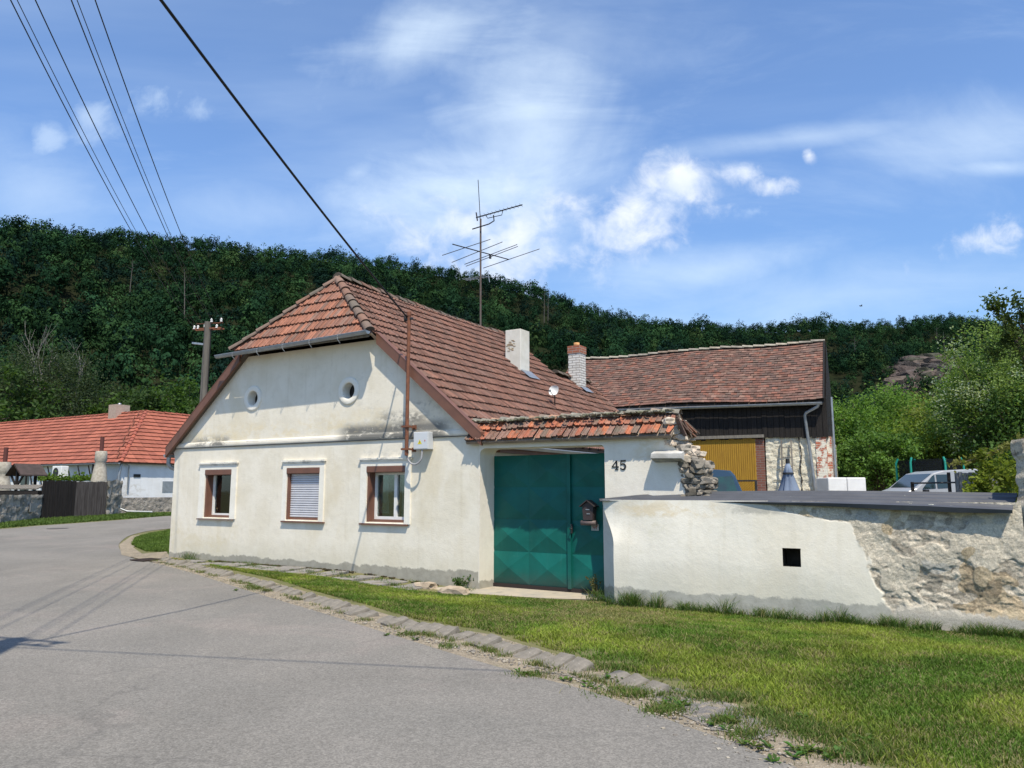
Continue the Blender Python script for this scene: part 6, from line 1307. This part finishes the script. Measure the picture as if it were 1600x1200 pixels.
lawn = [w2(*p) for p in [(270, 873), (330, 884), (430, 905), (540, 936), (650, 968), (760, 986), (860, 1015), (960, 1042), (1060, 1072), (1150, 1092), (1240, 1132), (1370, 1196)]] + [(3.3, 3.6), (7.5, 3.6)] + [wl_(6.8, -.02), wl_(0, -.02), fp(2.6, -.35), fp(1.4, -.55), fp(.1, -.75), fp(-.8, -.98), fp(-3, -1.0), fp(-5, -.92), fp(-6.6, -.6), fp(-8.4, -.3)]
X, Y = scatter(lawn, 6200); v1 = vnoise(X, Y, .8, 1); v2 = vnoise(X, Y, 3.2, 2); v3 = vnoise(X, Y, .35, 4)
# distance from the kerb side: sparse there
kx = np.array([p.x for p in kc]); ky = np.array([p.y for p in kc]); vv_ = np.array([w2(*p) for p in ktop]); 
dk = np.min(np.hypot(X[:, None] - np.interp(np.linspace(0, 1, 60), np.linspace(0, 1, len(vv_)), vv_[:, 0])[None], Y[:, None] - np.interp(np.linspace(0, 1, 60), np.linspace(0, 1, len(vv_)), vv_[:, 1])[None]), axis=1)
keepf = rng.random(len(X)) < np.clip(.30 + dk * 1.6 + v2 * 1.3, .05, 1) * np.clip(1.1 - 1.6 * np.clip(v2 - .32, 0, 1) + v1 * .3, .15, 1)
X, Y, v1, v2, v3 = X[keepf], Y[keepf], v1[keepf], v2[keepf], v3[keepf]
mixv = np.clip(.45 + v1 * 1.5 + v2 * .6 + rng.normal(0, .18, len(X)), 0, 1)[:, None]
base = ((1 - mixv) * np.array((.095, .165, .024)) + mixv * np.array((.23, .275, .045))) * (1 + .35 * vnoise(X, Y, 1.7, 8) + .25 * vnoise(X, Y, .5, 12))[:, None]; dry = rng.random(len(X)) < np.clip(.13 + np.clip(v3 - .1, 0, 1) * 1.2 + v2 * .5, .03, .75); base[dry] = np.array((.27, .235, .11)) * .95
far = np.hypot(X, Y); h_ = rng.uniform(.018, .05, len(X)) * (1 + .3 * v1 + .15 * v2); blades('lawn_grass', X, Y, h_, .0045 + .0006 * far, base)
print('blades', len(X))
# clover/plantain leaves on the verge
def rosettes(pts_, name='weeds', size=(.03, .07), c=(.095, .15, .035)):
    m = MB()
    for (x, y) in pts_:
        n_ = random.randint(6, 11); z = G(x, y)
        for k in range(n_):
            a = random.uniform(0, 6.28); L = random.uniform(*size); w_ = L * .22; up_ = random.uniform(.2, .8) * L; cc = tuple(t * random.uniform(.7, 1.3) for t in c); d = Vector((cos(a), sin(a), 0)); s = Vector((-sin(a), cos(a), 0)); b = Vector((x, y, z + .01))
            m.add([b, b + d * L * .5 + s * w_ + Vector((0, 0, up_ * .7)), b + d * L + Vector((0, 0, up_ * .75)), b + d * L * .5 - s * w_ + Vector((0, 0, up_ * .7))], [(0, 1, 2, 3)], cc)
    o = m.build(name, M_grass, None, clean=False); return tag(o, kind='stuff')
pts_ = [w2(px + random.gauss(0, 14), py + random.gauss(0, 4)) for px, py in [(1245, 1128)] * 5 + [(1185, 1168)] * 4 + [(1215, 1190)] * 3 + [(1262, 1175)] * 9 + [(1305, 1182)] * 6 + [(1130, 1130)] * 5 + [(1050, 1105)] * 10 + [(1010, 1080)] * 7 + [(900, 1072)] * 5 + [(830, 1052)] * 4 + [(395, 921)] * 4 + [(640, 995)] * 5 + [(1345, 1162)] * 5 + [(960, 1062)] * 8]
rosettes(pts_)
# dense short tufts breaking through the verge
X, Y = [], []
for (px, py, sx_, sy_, n_) in [(1000, 1085, 60, 8, 1500), (1040, 1112, 30, 8, 900), (1130, 1130, 24, 6, 500), (1165, 1150, 28, 8, 500), (830, 1057, 30, 4, 300), (395, 920, 14, 3, 250), (640, 993, 12, 3, 200), (700, 1012, 14, 3, 200), (1350, 1180, 60, 14, 1400), (1120, 1092, 60, 7, 1500), (1230, 1135, 40, 9, 1400), (1185, 1118, 40, 8, 900), (960, 1045, 50, 6, 900), (1290, 1150, 50, 12, 1500), (340, 888, 30, 3, 300)]:
    for _ in range(n_): q = w2(random.gauss(px, sx_ * .6), random.gauss(py, sy_ * .6)); X.append(q[0]); Y.append(q[1])
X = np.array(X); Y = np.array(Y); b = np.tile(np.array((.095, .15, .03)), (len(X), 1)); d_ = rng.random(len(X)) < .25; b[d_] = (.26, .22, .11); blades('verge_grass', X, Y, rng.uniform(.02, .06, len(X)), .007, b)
# grass creeping over the kerb
X, Y = [], []
for _ in range(150):
    i = random.randrange(len(kc)); q = kc[i]; off = random.choice([.14, .16, .18, -.15]); j = min(i + 1, len(kc) - 1); d = (kc[j] - kc[j - 1]).normalized()
    for k in range(random.randint(10, 60)): X.append(q.x - d.y * off * -1 + random.gauss(0, .05)); Y.append(q.y + d.x * off * -1 + random.gauss(0, .04))
X = np.array(X); Y = np.array(Y); b = np.tile(np.array((.11, .155, .035)), (len(X), 1)); d_ = rng.random(len(X)) < .3; b[d_] = (.25, .21, .11); blades('kerb_grass', X, Y, rng.uniform(.02, .065, len(X)), .007, b)
# tall grass at wall feet
X, Y, Hh = [], [], []
for _ in range(105):
    x = random.uniform(-.05, 6.2); big = random.random(); q = wl_(x, -.05 - random.random() * .10); n_ = int(30 + 60 * big); hh_ = (.07 + .14 * big) * (1.25 if x < .8 or 1.6 < x < 3.3 else .85)
    for k in range(n_): X.append(q[0] + random.gauss(0, .055)); Y.append(q[1] + random.gauss(0, .035)); Hh.append(hh_ * random.uniform(.4, 1.25))
for _ in range(16):
    q = fp(random.uniform(2.25, 3.1), random.uniform(-.3, .35) - .1)
    for k in range(80): X.append(q[0] + random.gauss(0, .07)); Y.append(q[1] + random.gauss(0, .05)); Hh.append(random.uniform(.05, .24))
for (x_, y_, n_, hh_) in [(-8.0, -.12, 90, .2), (-7.7, -.2, 40, .1), (-6.9, -.3, 60, .07), (-5.9, -.25, 110, .1), (-5.6, -.35, 90, .08), (-5.2, -.55, 60, .07), (-4.3, -.3, 60, .06), (-3.6, -.6, 90, .08), (-3.0, -.4, 60, .07), (-2.5, -.65, 90, .08), (-2.0, -.3, 60, .06), (-1.35, -.7, 120, .08), (-1.2, -.15, 60, .08), (-4.8, -.6, 90, .06), (-4.2, -.85, 90, .06), (-3.2, -.8, 80, .06), (-2.3, -.8, 90, .07), (-1.8, -.5, 70, .05), (-5.6, -.6, 80, .06), (-.9, -.9, 120, .07), (-.15, -.18, 50, .09), (-.1, -.4, 60, .07)]:
    for k in range(n_): q = fp(random.gauss(x_, .14), random.gauss(y_, .05)); X.append(q[0]); Y.append(q[1]); Hh.append(hh_ * random.uniform(.4, 1.2))
X = np.array(X); Y = np.array(Y); b = np.tile(np.array((.075, .135, .03)), (len(X), 1)) * rng.uniform(.7, 1.3, (len(X), 1)); d_ = rng.random(len(X)) < .12; b[d_] = (.28, .25, .13); blades('tall_grass', X, Y, np.array(Hh), .008, b, lean=.55)
# moss & dark weeds along the plinth
m = MB()
for k in range(420):
    x = random.choice([random.uniform(-7.4, -.8), random.gauss(-5.0, .7), random.gauss(-6.3, .4)]); q = fp(min(max(x, -8.4), -.5), -.04 - abs(random.gauss(0, .05))); m.rock((q[0], q[1], G(*q) + .015), random.uniform(.012, .035), (1.4, 1, .7), random.choice([(.045, .035, .018), (.06, .05, .02), (.05, .07, .02), (.035, .03, .02)]), sub=1)
tag(m.build('moss', M_stone, None, clean=False), kind='stuff')
# leafy weed by the house corner
def weed(label, x, y, h, n, c, spread=.12):
    q = frame_pt(HB, hd, hn, x, y); t = thing('weed', label, 'plant', (q.x, q.y, G(q.x, q.y)), 0); C = []
    m = MB()
    for k in range(9):
        a = random.uniform(0, 6.28); e = Vector((cos(a) * spread * random.random() * 1.5, sin(a) * spread * random.random(), h * random.uniform(.6, 1))); m.tube([(0, 0, 0), e * .5 + Vector((0, 0, .02)), e], [.004, .003, .001], 4, (.1, .13, .04))
        for i in range(n // 9): f = random.uniform(.2, 1); C.append(tuple(e * f + Vector((random.gauss(0, .02), random.gauss(0, .02), random.gauss(0, .015)))))
    m.build('stalks', M_leaf, t, clean=False); P, F = leaf_quads(np.array(C), .022); npmesh('leaves', P, F, M_leaf, np.array([c]) * rng.uniform(.6, 1.3, (len(C), 1)), t)
weed('leafy green weed growing against the house plinth left of the gate', -.32, -.12, .26, 330, (.07, .12, .035), .2)
weed('dry brownish weed at the bottom right corner of the green gate', 2.25, .12, .42, 160, (.16, .15, .07), .1)
# tiny wall plant at the slot between gate and low wall
MB_ = MB().rock((0, 0, 0), .05, (.7, .7, 1.2), (.30, .27, .22)); x_, z_ = hp(953, 878, -.05); o = MB_.build('loose_stone', M_stone); o.location = hw(x_ , -.05, z_); tag(o, 'grey lump of stone stuck in the slot between gateway and low wall', 'stone')
# left verge grasses
vl_ = [w2(*p) for p in [(0, 826), (60, 821), (120, 817), (200, 811), (272, 805.5)]] + [(-17, 41), (-20.4, 41.3), (-20.3, 39.6), (-21.4, 35), (-22.6, 31)]
X, Y = scatter(vl_, 260); b = np.tile(np.array((.085, .135, .03)), (len(X), 1)) * (1 + .3 * vnoise(X, Y, .8))[:, None]; blades('verge_grass', X, Y, rng.uniform(.05, .14, len(X)), .04, b)
pg = [w2(*p) for p in [(205, 852), (212, 841), (235, 835), (268, 829)]] + [fp(-9.0, 9), fp(-9.0, .1)] + [w2(*p) for p in [(262, 863), (228, 862)]]
X, Y = scatter(pg, 2200); b = np.tile(np.array((.10, .155, .03)), (len(X), 1)) * (1 + .4 * vnoise(X, Y, 2))[:, None]; blades('corner_grass', X, Y, rng.uniform(.04, .10, len(X)), .018, b)
yg = [fp(3.4, 3), fp(14, -1), fp(24, 6), fp(16, 22), fp(6, 22)]
# pebbles on the verge and road edge
m = MB()
for k in range(1000):
    i = random.randrange(len(kroad) - 1); t = random.random(); a_, b_ = kroad[i], kroad[i + 1]; px = a_[0] + (b_[0] - a_[0]) * t; py = a_[1] + (b_[1] - a_[1]) * t + random.gauss(0, 2.5 + (12 if px > 980 else 0)); q = w2(px, py); m.rock((q[0], q[1], G(*q) + .014), random.uniform(.004, .012), (1.2, 1, .6), random.choice([(.33, .29, .23), (.24, .22, .19), (.40, .36, .29), (.19, .17, .15)]), sub=1)
tag(m.build('pebbles', M_stone, None, clean=False), kind='stuff')
